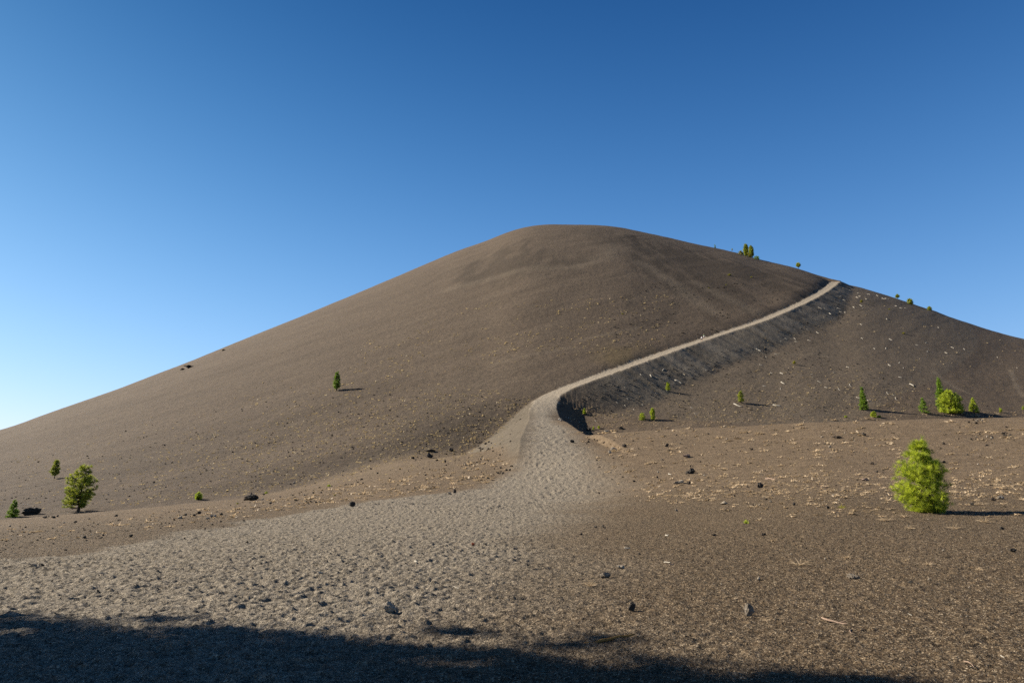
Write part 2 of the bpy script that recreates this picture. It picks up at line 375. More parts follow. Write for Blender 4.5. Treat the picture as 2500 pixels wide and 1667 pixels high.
# ================= materials =================
def nodes(mat):
    mat.use_nodes=True; nt=mat.node_tree; nt.nodes.clear(); return nt,nt.nodes,nt.links
class N:
    def __init__(s,mat):
        s.nt,s.n,s.l=nodes(mat)
        s.out=s.n.new("ShaderNodeOutputMaterial")
    def add(s,t,**k):
        o=s.n.new(t)
        for a,b in k.items(): setattr(o,a,b)
        return o
    def link(s,a,b): s.l.new(a,b)
    def attr(s,name):
        o=s.add("ShaderNodeAttribute",attribute_name=name); return o
    def noise(s,vec,scale,detail=3,rough=0.55,dim='3D'):
        o=s.add("ShaderNodeTexNoise"); o.noise_dimensions=dim
        o.inputs['Scale'].default_value=scale; o.inputs['Detail'].default_value=detail; o.inputs['Roughness'].default_value=rough
        s.link(vec,o.inputs['Vector']); return o.outputs['Fac']
    def ramp(s,fac,stops):
        o=s.add("ShaderNodeValToRGB"); e=o.color_ramp.elements
        while len(e)>1: e.remove(e[0])
        e[0].position=stops[0][0]; e[0].color=(*stops[0][1],1) if len(stops[0][1])==3 else stops[0][1]
        for p,c in stops[1:]:
            q=e.new(p); q.color=(*c,1)
        s.link(fac,o.inputs[0]); return o.outputs[0]
    def math(s,op,a,b=None,clamp=False):
        o=s.add("ShaderNodeMath",operation=op); o.use_clamp=clamp
        for i,v in enumerate((a,b)):
            if v is None: continue
            if isinstance(v,(int,float)): o.inputs[i].default_value=v
            else: s.link(v,o.inputs[i])
        return o.outputs[0]
    def mix(s,f,a,b,bt='MIX'):
        o=s.add("ShaderNodeMix",data_type='RGBA',blend_type=bt)
        if isinstance(f,(int,float)): o.inputs[0].default_value=f
        else: s.link(f,o.inputs[0])
        for i,v in ((6,a),(7,b)):
            if isinstance(v,tuple): o.inputs[i].default_value=(*v,1)
            else: s.link(v,o.inputs[i])
        return o.outputs[2]
    def bump(s,h,strength,dist,normal=None):
        o=s.add("ShaderNodeBump"); o.inputs['Strength'].default_value=strength; o.inputs['Distance'].default_value=dist
        s.link(h,o.inputs['Height'])
        if normal is not None: s.link(normal,o.inputs['Normal'])
        return o.outputs[0]
    def bsdf(s,col,rough=0.9,normal=None,spec=0.2):
        o=s.add("ShaderNodeBsdfPrincipled")
        if isinstance(col,tuple): o.inputs['Base Color'].default_value=(*col,1)
        else: s.link(col,o.inputs['Base Color'])
        o.inputs['Roughness'].default_value=rough; o.inputs['Specular IOR Level'].default_value=spec
        if normal is not None: s.link(normal,o.inputs['Normal'])
        return o
def cinder_material():
    mat=bpy.data.materials.new("volcanic_cinders"); g=N(mat)
    pos=g.add("ShaderNodeNewGeometry").outputs['Position']
    path=g.attr('path').outputs['Fac']; hill=g.attr('hill').outputs['Fac']; dk=g.attr('dark').outputs['Fac']
    bank=g.attr('bank').outputs['Fac']; ol=g.attr('olive').outputs['Fac']; be=g.attr('bench').outputs['Fac']; fall=g.attr('fall').outputs['Vector']
    n_f=g.noise(pos,26,3,0.7); n_g=g.noise(pos,70,2,0.6); n_m=g.noise(pos,2.2,4,0.6); n_l=g.noise(pos,0.16,4,0.6)
    n_d=g.noise(pos,0.75,5,0.75)
    st=g.noise(fall,1.0,5,0.65)
    vor=g.add("ShaderNodeTexVoronoi"); vor.inputs['Scale'].default_value=52; g.link(pos,vor.inputs['Vector'])
    vg=g.add("ShaderNodeRGBToBW"); g.link(vor.outputs['Color'],vg.inputs[0]); peb=vg.outputs[0]
    fore=g.ramp(peb,[(0.15,(0.030,0.021,0.012)),(0.45,(0.105,0.073,0.044)),(0.70,(0.165,0.120,0.074)),(0.90,(0.46,0.37,0.26))])
    fore=g.mix(g.math('MULTIPLY',n_l,0.3),fore,(0.18,0.122,0.068))
    fore=g.mix(g.math('MULTIPLY',be,0.7),fore,g.ramp(n_d,[(0.3,(0.125,0.088,0.055)),(0.55,(0.205,0.148,0.094)),(0.75,(0.27,0.20,0.13))]))
    grey=g.ramp(peb,[(0.12,(0.115,0.097,0.074)),(0.5,(0.255,0.214,0.163)),(0.93,(0.42,0.365,0.29))])
    hl=g.ramp(st,[(0.25,(0.104,0.075,0.050)),(0.5,(0.140,0.102,0.068)),(0.75,(0.175,0.131,0.089))])
    hl=g.mix(g.math('MULTIPLY',n_l,0.6),hl,(0.145,0.110,0.078))
    hl=g.mix(g.ramp(n_d,[(0.36,(0.75,)*3),(0.54,(0,)*3)]),hl,(0.075,0.057,0.043))
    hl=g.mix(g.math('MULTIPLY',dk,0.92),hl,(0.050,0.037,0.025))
    hl=g.mix(g.math('MULTIPLY',ol,0.5),hl,(0.16,0.115,0.045))
    bk=g.ramp(n_d,[(0.3,(0.095,0.077,0.055)),(0.7,(0.185,0.153,0.113))])
    bk=g.mix(g.math('MULTIPLY',g.attr('rill').outputs['Fac'],0.75),bk,(0.25,0.212,0.165))
    hl=g.mix(g.attr('pale').outputs['Fac'],hl,(0.24,0.19,0.135))
    c=g.mix(hill,fore,hl); c=g.mix(bank,c,bk); c=g.mix(path,c,grey); c=g.mix(g.math('MULTIPLY',g.attr('trail').outputs['Fac'],0.7),c,(0.36,0.305,0.235))
    sp=g.ramp(g.noise(pos,7,4,0.75),[(0.34,(0.55,)*3),(0.5,(1.0,)*3),(0.68,(1.38,)*3)])
    c=g.mix(1.0,c,sp,'MULTIPLY')
    c=g.mix(1.0,c,(0.64,0.635,0.625),'MULTIPLY')
    h1=g.math('ADD',g.math('MULTIPLY',n_f,0.6),g.math('MULTIPLY',n_g,0.25))
    b1=g.bump(h1,1.0,0.05)
    hb=g.math('MULTIPLY',n_d,hill)
    b2=g.bump(hb,0.55,0.55,b1)
    b3=g.bump(g.noise(pos,7,4,0.75),0.9,0.10,g.bump(n_m,0.5,0.10,b2))
    b=g.bsdf(c,0.95,b3,0.12); g.link(b.outputs[0],g.out.inputs[0]); return mat
MC=cinder_material()
# ================= mesh helpers =================
def set_mesh(name,V,F,mats=None,smooth=True,parent=None,fmat=None,attrs=None,loc=None):
    """V (n,3), F (m,k) array of equal sized faces or list of arrays"""
    if not isinstance(F,list): F=[F]
    F=[np.asarray(f) for f in F if len(f)]
    me=bpy.data.meshes.new(name)
    nv=len(V); me.vertices.add(nv); me.vertices.foreach_set('co',np.asarray(V,np.float32).ravel())
    nl=sum(f.size for f in F); nf=sum(len(f) for f in F)
    me.loops.add(nl); me.loops.foreach_set('vertex_index',np.concatenate([f.ravel() for f in F]).astype(np.int32))
    me.polygons.add(nf)
    tot=np.concatenate([np.full(len(f),f.shape[1]) for f in F]); st=np.r_[0,np.cumsum(tot)[:-1]]
    me.polygons.foreach_set('loop_start',st.astype(np.int32))
    me.polygons.foreach_set('use_smooth',np.full(nf,smooth))
    if fmat is not None: me.polygons.foreach_set('material_index',np.asarray(fmat,np.int32))
    me.update(calc_edges=True)
    for k,v in (attrs or {}).items():
        v=np.asarray(v,np.float32)
        if v.ndim==2: a=me.attributes.new(k,'FLOAT_VECTOR','POINT'); a.data.foreach_set('vector',v.ravel())
        else: a=me.attributes.new(k,'FLOAT','POINT'); a.data.foreach_set('value',v.ravel())
    for mm in (mats or []): me.materials.append(mm)
    o=bpy.data.objects.new(name,me); scene.collection.objects.link(o)
    if parent is not None: o.parent=parent
    if loc is not None: o.location=loc
    return o
def tag(o,label=None,cat=None,group=None,kind=None):
    if label: o['label']=label
    if cat: o['category']=cat
    if group: o['group']=group
    if kind: o['kind']=kind
    return o
def empty(name,loc,label,cat,group=None,rz=0):
    o=bpy.data.objects.new(name,None); scene.collection.objects.link(o); o.location=loc; o.rotation_euler=(0,0,rz)
    o.empty_display_size=0.2
    return tag(o,label,cat,group)
# ================= ground, hill and path sheets =================
V=np.stack([GX.ravel(),GY.ravel(),H.ravel()],1)
idx=np.arange(NC*NR).reshape(NC,NR)
q=np.stack([idx[:-1,:-1],idx[1:,:-1],idx[1:,1:],idx[:-1,1:]],-1).reshape(-1,4)
q=q[:, ::-1]
pm=PATHM[:-1,:-1].ravel()>0.5
hm=(((HILL+BANK)[:-1,:-1]>0.5)|(rings[None,:-1]>170)).ravel()&~pm
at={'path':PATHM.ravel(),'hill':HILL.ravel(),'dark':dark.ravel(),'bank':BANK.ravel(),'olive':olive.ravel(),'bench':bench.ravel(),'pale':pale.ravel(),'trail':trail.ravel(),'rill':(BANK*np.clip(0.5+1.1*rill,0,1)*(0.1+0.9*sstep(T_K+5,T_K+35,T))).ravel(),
    'fall':np.stack([ua.ravel()*0.035,ub.ravel()*0.22,theta.ravel()*3],1)}
def sheet(name,mask,tri=None):
    f=q[mask]; allf=f.ravel() if tri is None else np.concatenate([f.ravel(),tri.ravel()])
    u,inv=np.unique(allf,return_inverse=True); inv=inv.ravel()
    FF=[inv[:f.size].reshape(-1,4)]+([] if tri is None else [inv[f.size:].reshape(-1,3)[:,::-1]])
    o=set_mesh(name,V[u],FF,[MC],True,attrs={k:v[u] for k,v in at.items()})
    tag(o,kind='structure'); return o
V=np.vstack([V,[[0,0,float(H[:,0].mean())]]]); q_all=q
for k_ in at: at[k_]=np.concatenate([at[k_],at[k_][:1]],0)
fan=np.stack([idx[:-1,0],idx[1:,0],np.full(NC-1,NC*NR)],1)
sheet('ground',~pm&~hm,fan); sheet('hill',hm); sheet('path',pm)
# ================= plants =================
def leaf_mat(name,c1,c2,trans=0.35,k=0.62):
    c1=tuple(v*k for v in c1); c2=tuple(v*k for v in c2)
    mat=bpy.data.materials.new(name); g=N(mat)
    rnd=g.attr('rnd').outputs['Fac']
    c=g.ramp(rnd,[(0.0,c1),(1.0,c2)])
    b=g.bsdf(c,0.55,None,0.3); t=g.add("ShaderNodeBsdfTranslucent"); g.link(c,t.inputs[0])
    m=g.add("ShaderNodeMixShader"); m.inputs[0].default_value=trans
    g.link(b.outputs[0],m.inputs[1]); g.link(t.outputs[0],m.inputs[2]); g.link(m.outputs[0],g.out.inputs[0]); return mat
def bark_mat(name,c1,c2,scale=14,k=0.62):
    c1=tuple(v*k for v in c1); c2=tuple(v*k for v in c2)
    mat=bpy.data.materials.new(name); g=N(mat)
    tc=g.add("ShaderNodeTexCoord").outputs['Object']
    n=g.noise(tc,scale,4,0.7); c=g.ramp(n,[(0.3,c1),(0.7,c2)])
    b=g.bsdf(c,0.9,g.bump(n,0.6,0.03),0.1); g.link(b.outputs[0],g.out.inputs[0]); return mat
M_needle=leaf_mat('pine_needles_bright',(0.10,0.15,0.010),(0.50,0.55,0.05),0.38,1.15)
M_needle2=leaf_mat('pine_needles_olive',(0.08,0.11,0.010),(0.40,0.42,0.055),0.36,1.2)
M_needle3=leaf_mat('fir_needles_dark',(0.05,0.095,0.010),(0.22,0.32,0.03),0.32,1.3)
M_yel=leaf_mat('yellow_scrub_leaves',(0.18,0.18,0.02),(0.42,0.38,0.05),0.35,0.9)
M_straw=leaf_mat('dry_straw',(0.40,0.285,0.16),(0.84,0.64,0.41),0.4)
M_bark=bark_mat('pine_bark',(0.05,0.035,0.025),(0.13,0.09,0.065))
M_wood=bark_mat('bleached_wood',(0.34,0.30,0.24),(0.66,0.61,0.52),9)
M_chip=bark_mat('orange_bark',(0.22,0.10,0.03),(0.52,0.30,0.10),25)
M_pink=bark_mat('pinkish_wood',(0.26,0.17,0.12),(0.50,0.37,0.28),25)
def rvec(n):
    v=rng.normal(size=(n,3)); return v/np.linalg.norm(v,axis=1)[:,None]
def needles(C,D,n,L,wd,spread=0.9,back=0.25):
    """tufts at C pointing along D: n thin needles each"""
    C=np.repeat(C,n,0); D=np.repeat(D,n,0); m=len(C)
    d=D+spread*rvec(m); d/=np.linalg.norm(d,axis=1)[:,None]
    l=L*(0.65+0.5*rng.random(m))[:,None]
    b=C-D*(back*L*rng.random(m))[:,None]
    side=np.cross(d,rvec(m)); side/=np.linalg.norm(side,axis=1)[:,None]
    w=wd*0.5*side
    V=np.stack([b-w,b+w,b+d*l+w*0.25,b+d*l-w*0.25],1).reshape(-1,3)
    F=np.arange(m*4).reshape(-1,4)
    rn=np.repeat(np.clip(np.repeat(rng.random(m//n),n)*0.85+rng.random(m)*0.15,0,1),4)
    return V,F,rn
def tube(P,Rr,ns=6):
    P=np.asarray(P,float); n=len(P); V=[];F=[]
    for i in range(n):
        t=P[min(i+1,n-1)]-P[max(i-1,0)]; t=t/(np.linalg.norm(t)+1e-9)
        a=np.cross(t,[0.3,0.9,0.1]); a/=np.linalg.norm(a)+1e-9; b=np.cross(t,a)
        for k in range(ns):
            an=2*math.pi*k/ns; V.append(P[i]+Rr[i]*(a*math.cos(an)+b*math.sin(an)))
    for i in range(n-1):
        for k in range(ns):
            F.append((i*ns+k,i*ns+(k+1)%ns,(i+1)*ns+(k+1)%ns,(i+1)*ns+k))
    V.append(P[-1]+(P[-1]-P[-2])*0.2); e=len(V)-1
    T3=[((n-1)*ns+k,(n-1)*ns+(k+1)%ns,e) for k in range(ns)]
    return np.array(V),np.array(F),np.array(T3)
class Acc:
    def __init__(s): s.V=[];s.Q=[];s.T=[];s.n=0;s.r=[]
    def add(s,V,Q=None,T=None,r=None):
        s.V.append(V)
        if Q is not None and len(Q): s.Q.append(np.asarray(Q)+s.n)
        if T is not None and len(T): s.T.append(np.asarray(T)+s.n)
        s.r.append(np.full(len(V),0.5) if r is None else r); s.n+=len(V)
    def build(s,name,mat,parent=None,smooth=True,loc=None):
        F=[]
        if s.Q: F.append(np.vstack(s.Q))
        if s.T: F.append(np.vstack(s.T))
        return set_mesh(name,np.vstack(s.V),F,[mat],smooth,parent,attrs={'rnd':np.concatenate(s.r)},loc=loc)
PROF={ # fraction of height : reach to the left, to the right (fractions of height)
 'big':[(0,.25,.12),(.1,.29,.24),(.2,.37,.32),(.3,.39,.32),(.4,.385,.30),(.57,.375,.26),(.68,.33,.17),(.78,.26,.11),(.88,.15,.06),(.95,.09,.04),(.99,.03,.02)],
 'slim':[(.2,.14,.08),(.35,.25,.22),(.55,.22,.24),(.75,.14,.17),(.9,.08,.13),(1,.0,.08)],
 'ragged':[(.12,.38,.14),(.2,.33,.18),(.32,.30,.24),(.42,.31,.28),(.52,.34,.34),(.62,.37,.30),(.74,.28,.24),(.85,.18,.23),(.95,.02,.20),(1.0,-.05,.14)],
 'column':[(.1,.10,.09),(.2,.17,.17),(.4,.19,.18),(.65,.18,.17),(.85,.12,.12),(1.0,.02,.02)],
 'spire':[(0,.19,.20),(.15,.185,.20),(.4,.15,.15),(.7,.08,.08),(1,.01,.01)],
 'cone':[(0,.36,.36),(.25,.34,.33),(.5,.24,.25),(.75,.13,.13),(1,.02,.02)],
 'dome':[(.04,.42,.42),(.2,.48,.48),(.45,.50,.48),(.7,.46,.42),(.9,.28,.25),(1.0,.08,.08)],
 'shade':[(.12,.20,.20),(.25,.28,.28),(.5,.30,.30),(.72,.26,.26),(.88,.17,.17),(1,.03,.03)],
 'tallflat':[(.28,.08,.08),(.45,.13,.13),(.6,.17,.17),(.82,.20,.20),(.92,.15,.15),(1,.05,.05)],
 'low':[(0,.9,.9),(.4,.95,.95),(.8,.6,.6),(1,.2,.2)],
 'sapling':[(.18,.20,.22),(.35,.30,.28),(.55,.26,.26),(.75,.22,.22),(.92,.14,.14),(1,.04,.04)],
 'pop':[(.38,.10,.10),(.5,.32,.30),(.7,.36,.34),(.88,.24,.24),(1,.05,.05)],
}
def crown_points(Hh,prof,nb,rmin=0.35,per=5,az=0.0,clump=0.0,dens=None):
    P=PROF[prof]; f=rng.random(nb)
    f=P[0][0]+(1-P[0][0])*f
    Lr=np.interp(f,[p[0] for p in P],[p[1] for p in P]); Rr=np.interp(f,[p[0] for p in P],[p[2] for p in P])
    phi=rng.random(nb)*2*math.pi; c=np.cos(phi)
    rad=(Lr*(1-c)/2+Rr*(1+c)/2)*Hh
    rad=rad*((0.66+0.44*rng.random(nb)) if prof=='big' else (0.76+0.28*rng.random(nb)))
    # keep branches in proportion to area
    keep=rng.random(nb)<np.clip(0.25+(Lr+Rr)/(max(p[1]+p[2] for p in P)),0,1)
    f,rad,phi=f[keep],rad[keep],phi[keep]
    cx=np.interp(f,[p[0] for p in P],[(p[2]-p[1])/2*0.4 for p in P])*Hh
    C=[];D=[];B=[]
    for i in range(len(f)):
        up=0.15+0.35*f[i]
        d=np.array([math.cos(phi[i]),math.sin(phi[i]),0.0])
        tip=np.array([cx[i]*0.0,0,f[i]*Hh])+d*max(rad[i],0.02*Hh)
        if rad[i]<0: tip=np.array([abs(rad[i]),0,f[i]*Hh])
        root=np.array([0,0,max(0.02,f[i]*Hh-abs(rad[i])*up)])
        B.append((root,tip))
        for k in range(per):
            t=rmin+(1-rmin)*(k+rng.random())/per
            p=root*(1-t)+tip*t+rng.normal(size=3)*Hh*0.018
            p[2]+=0.10*abs(rad[i])*(t*t-t)
            dd=(tip-root)/ (np.linalg.norm(tip-root)+1e-6)+np.array([0,0,0.45])+rng.normal(size=3)*0.35
            C.append(p); D.append(dd/np.linalg.norm(dd))
    C=np.array(C); C[:,2]=np.maximum(C[:,2],0.03*Hh)
    return C,np.array(D),B
def make_tree(name,loc,Hh,prof,mat,label,cat='tree',group=None,nb=60,per=5,nn=14,nl=0.07,nw=0.012,trunk_r=0.02,rz=0.0,trunkvis=0.0,lean=0.0,leafname='crown',stemname='trunk',rmin=0.3):
    root=empty(name,loc,label,cat,group,rz)
    C,D,B=crown_points(Hh,prof,nb,rmin,per)
    A=Acc(); V_,F_,r_=needles(C,D,nn,nl*Hh,nw*Hh); A.add(V_,F_,None,r_)
    # leader
    k=6; zz=np.linspace(0,1,7)
    tp_=np.stack([lean*Hh*zz**1.5+0.01*Hh*np.sin(zz*7),0*zz,Hh*0.96*zz-0.04*Hh],1)
    tV,tF,tT=tube(tp_,trunk_r*Hh*(1.05-0.92*zz)*np.array([1.35]+[1]*6),8)
    B_=Acc(); B_.add(tV,tF,tT)
    for (a,b) in B[:int(len(B)*0.8)]:
        mid=(a+b)/2; mid[2]-=0.03*Hh
        v,f,t=tube([a,mid,b],[trunk_r*Hh*0.32,trunk_r*Hh*0.2,trunk_r*Hh*0.07],4); B_.add(v,f,t)
    A.build(leafname,mat,root); B_.build(stemname,M_bark,root)
    return root
def at(px,py):
    p=cast_grid([px],[py])[0]; n=0
    while p[1]<4.5 and py<900 and n<14: py+=1.0; n+=1; p=cast_grid([px],[py])[0]
    p=p; p[2]=ground_z(p[0],p[1])[0]; return p
def depth(p): return p[1]*math.cos(PITCH)+(p[2]-EYE)*math.sin(PITCH)
def mpp(p): return depth(p)/1667.0           # metres per photo pixel at point p
# ---------- the young pine on the right, seen closest
p=at(2268,1251); Hm=178*mpp(p)
make_tree('pine_tree',(p[0],p[1],p[2]-0.02),Hm,'big',M_needle,'bushy bright green young pine with needles down to the ground, nearest tree at right','pine tree',nb=300,per=6,nn=40,nl=0.064,nw=0.0024,trunk_r=0.014,rmin=0.42)
TREES=[
 # x, y base, height px, profile, material, label, kwargs
 (190,1248,113,'ragged',M_needle2,'ragged olive green pine with dark bare lower trunk on the left rim of the bench',dict(nb=135,per=7,nn=22,nl=0.055,nw=0.006,trunk_r=0.028,rmin=0.35,lean=0.06)),
 (132,1168,45,'slim',M_needle2,'small slim pine with bare stem on the hillside up left of the ragged pine',dict(nb=110,nn=16,nl=0.075,nw=0.012,trunk_r=0.022)),
 (30,1262,42,'cone',M_needle3,'dark green cone-shaped little pine at the far left, beside the black boulder',dict(nb=110,nn=16,nl=0.085,nw=0.012)),
 (821,953,47,'column',M_needle3,'lone dark columnar pine with long shadow on the left hillside',dict(nb=110,nn=14,nl=0.06,nw=0.012,trunk_r=0.03)),
 (2110,1001,57,'spire',M_needle3,'narrow spire-shaped fir standing alone below the right hillside',dict(nb=170,nn=14,nl=0.05,nw=0.010)),
 (2256,1009,38,'cone',M_needle3,'small cone-shaped fir between the spire-shaped fir and the round bright pine',dict(nb=110,nn=14,nl=0.07,nw=0.012)),
 (2302,1000,76,'spire',M_needle3,'tall dark pointed fir rising behind the round bright pine',dict(nb=200,nn=14,nl=0.05,nw=0.009)),
 (2324,1010,58,'dome',M_needle,'round bushy bright yellow-green pine on the crest, dark stones at its foot',dict(nb=260,nn=18,nl=0.09,nw=0.010,trunk_r=0.025)),
 (2379,1007,35,'cone',M_needle,'pale green cone-shaped pine just right of the round bright pine',dict(nb=100,nn=14,nl=0.09,nw=0.014)),
 (2444,1007,12,'sapling',M_needle,'tiny sapling on the crest right of the pale cone-shaped pine',dict(nb=30,nn=12,nl=0.15,nw=0.03)),
 (2499,1001,10,'sapling',M_needle,'tiny sapling cut by the right edge of the picture',dict(nb=30,nn=12,nl=0.15,nw=0.03)),
 (1594,1026,31,'column',M_needle,'taller of the two bright saplings in the hollow right of the path bend',dict(nb=80,nn=14,nl=0.10,nw=0.018,trunk_r=0.02)),
 (1569,1025,18,'dome',M_needle,'rounder, shorter sapling left of the taller one in the hollow',dict(nb=60,nn=12,nl=0.14,nw=0.022)),
 (1427,1012,15,'sapling',M_needle,'small sapling in the hollow nearest the dark pit beside the path',dict(nb=50,nn=12,nl=0.14,nw=0.025)),
 (1632,956,22,'sapling',M_needle,'thin sapling beside the long white log below the trail bank',dict(nb=50,nn=12,nl=0.12,nw=0.02)),
 (1810,985,30,'sapling',M_needle2,'slim olive sapling halfway between the white logs, long shadow to its right',dict(nb=60,nn=14,nl=0.10,nw=0.016)),
 (1940,891,10,'pop',M_yel,'tiny yellow-green sapling alone high on the open right slope',dict(nb=26,nn=12,nl=0.2,nw=0.035)),
 (1449,1049,8,'sapling',M_needle,'left one of two tiny saplings beside the black stone at the hollow rim',dict(nb=24,nn=12,nl=0.2,nw=0.04)),
 (1462,1047,10,'sapling',M_needle,'right one of two tiny saplings beside the black stone at the hollow rim',dict(nb=26,nn=12,nl=0.2,nw=0.04)),
 (1822,625,31,'column',M_needle2,'left and taller tree of the pair on the upper right skyline',dict(nb=120,nn=14,nl=0.10,nw=0.018)),
 (1835,629,30,'column',M_needle2,'right and darker tree of the pair on the upper right skyline',dict(nb=120,nn=14,nl=0.10,nw=0.018)),
 (1746,606,9,'spire',M_needle3,'tiny dark pointed tree on the skyline left of the skyline pair',dict(nb=40,nn=12,nl=0.15,nw=0.03)),
 (1787,614,9,'pop',M_needle2,'very thin pale tree on the skyline between the tiny pointed tree and the pair',dict(nb=14,nn=8,nl=0.14,nw=0.025)),
 (1950,656,16,'pop',M_needle2,'lollipop-shaped tree with bare stem on the skyline left of the trail top',dict(nb=60,nn=12,nl=0.14,nw=0.03,trunk_r=0.03)),
]
for (x,y,hp,pr,mt,lb,kw) in TREES:
    p=at(x,y); Hm=hp*mpp(p)
    make_tree('pine_tree' if 'fir' not in lb else 'fir_tree',(p[0],p[1],p[2]-0.05),Hm,pr,mt,lb,'tree',**kw)
SHR=[
 (484,1219,18,'dome',M_needle,'round bright green shrub on the left bench rim, left of the big stone heap'),
 (650,1204,7,'low',M_needle,'little green tuft of shrub just above the big stone heap'),
 (803,1187,8,'low',M_needle,'little green shrub at the hill foot right of the big stone heap'),
 (817,1210,6,'low',M_yel,'yellowish low shrub above the round black stone by the path edge'),
 (580,1230,6,'low',M_yel,'yellow tuft between the round shrub and the big stone heap'),
 (2065,1019,7,'low',M_needle,'flat yellow-green shrub on the crest left of the spire-shaped fir'),
 (2134,1018,14,'dome',M_needle,'upright left half of the paired shrubs below the shadow of the spire-shaped fir'),
 (2147,1019,9,'low',M_needle,'low right half of the paired shrubs below the shadow of the spire-shaped fir'),
 (1808,622,15,'low',M_yel,'spreading yellow shrub left of the skyline pair of trees'),
 (1828,628,17,'low',M_yel,'yellow shrub at the foot of the skyline pair of trees'),
 (1847,633,14,'low',M_needle3,'dark shrub right of the skyline pair of trees'),
 (1781,673,8,'low',M_yel,'yellow shrub with dark shadow on the dark upper slope'),
 (1835,678,5,'low',M_yel,'small round yellow shrub below the skyline pair on the dark slope'),
 (1773,696,4,'low',M_yel,'tiny yellow shrub lower on the dark upper slope, short dark shadow'),
 (1731,704,4,'low',M_yel,'tiny yellow shrub leftmost on the dark upper slope'),
 (1520,767,5,'low',M_yel,'lone tiny shrub with shadow in the middle of the broad hill face'),
 (2192,730,12,'pop',M_needle2,'sparse bush on the right skyline, nearest the trail top'),
 (2222,743,14,'dome',M_needle2,'wider sparse bush on the right skyline beside the first one'),
 (2270,758,10,'dome',M_needle2,'dark flat bush lowest on the right skyline'),
 (2104,741,8,'pop',M_yel,'yellowish bush among white logs right of the trail top'),
 (2171,756,5,'low',M_yel,'round yellow shrub right of the white logs below the skyline'),
 (2206,815,7,'low',M_yel,'yellow shrub alone in the middle of the upper right slope'),
]
for (x,y,hp,pr,mt,lb) in SHR:
    p=at(x,y); Hm=hp*mpp(p)*(0.62 if pr=='low' else 1.0)
    make_tree('shrub',(p[0],p[1],p[2]-0.04*Hm),Hm,pr,mt,lb,'shrub',nb=70,per=4,nn=10,nl=0.22,nw=0.04,trunk_r=0.03,leafname='foliage',stemname='stem')
# ---------- tall trees standing outside the left edge; only their shade is in the photo
for (x,y,h,n,lb) in SHADE:
    make_tree('pine_tree',(x,y,ground_z(x,y)[0]-0.2),h,'tallflat' if h>20 else 'shade',M_needle3,lb,'pine tree',nb=n,per=10,nn=18,nl=0.034,nw=0.006,trunk_r=0.018,rmin=0.12)
# ---------- grass like sprouts
def sprout(name,px,py,hp,wp,mat,label,cat,n=40,flat=0.5):
    p=at(px,py); m=mpp(p); root=empty(name,(p[0],p[1],p[2]),label,cat)
    d=rvec(n); d[:,2]=np.abs(d[:,2])*flat+0.15; d/=np.linalg.norm(d,axis=1)[:,None]
    A=Acc(); b=rng.normal(size=(n,3))*0.08*wp*m; b[:,2]=0
    l=(hp*m/ min(max(0.3,flat),0.9))*(0.4+0.5*rng.random(n))[:,None]
    s=np.cross(d,rvec(n)); s/=np.linalg.norm(s,axis=1)[:,None]; w=s*0.004*p[1]/20
    mid=b+d*l*0.6; tip=b+d*l; tip[:,2]-=0.12*l[:,0]
    V_=np.stack([b-w,b+w,mid+w,mid-w,tip],1).reshape(-1,3); i=np.arange(n)*5
    A.add(V_,np.stack([i,i+1,i+2,i+3],1),np.stack([i+3,i+2,i+4],1),np.repeat(rng.random(n),5))
    A.build('blades',mat,root); return root
sprout('grass_tuft',1821,1277,13,18,M_needle,'fresh green grass tuft in the open cinders below the straw band','grass tuft',70,1.8)
sprout('grass_tuft',2056,1240,6,18,M_yel,'low yellow-green grass tuft between the straw band and the fresh green tuft','grass tuft',40,0.35)
DRY=[(1952,1380,18,26,'wispy dry straw tuft standing right of centre in the lower field'),(2068,1362,8,24,'low dry tuft with reddish stems right of the wispy straw tuft'),
(2211,1368,6,12,'small straw bit left of the two pale bits below the young pine'),(2266,1378,6,12,'small straw bit right of the two pale bits below the young pine'),
(2221,1291,8,16,'dry straw tuft just below the young pine'),(2334,1291,9,24,'wide dry straw tuft right of the young pine\'s foot'),(2406,1275,10,14,'round dry straw tuft below the pine shadow'),
(2163,1271,12,36,'broad straw patch left under the young pine'),(2208,1263,9,22,'straw tuft beside a dark stone under the young pine'),(1886,1321,6,10,'pale straw bit in the middle of the lower right field'),
(1441,1430,13,20,'yellow-brown dry weed in front of the broken grey stones'),(2392,1391,5,20,'greenish dry tuft low at the right'),(1855,1271,6,22,'reddish dry tuft right of the fresh green grass tuft'),
(2390,1232,8,50,'wide straw patch by the right edge above the pine shadow'),(1785,1207,6,30,'bright straw patch in the straw band left of the black stone')]
for (x,y,h,w,lb) in DRY: sprout('dry_tuft',x,y,h,w,M_straw,lb,'dry grass',50,0.32)
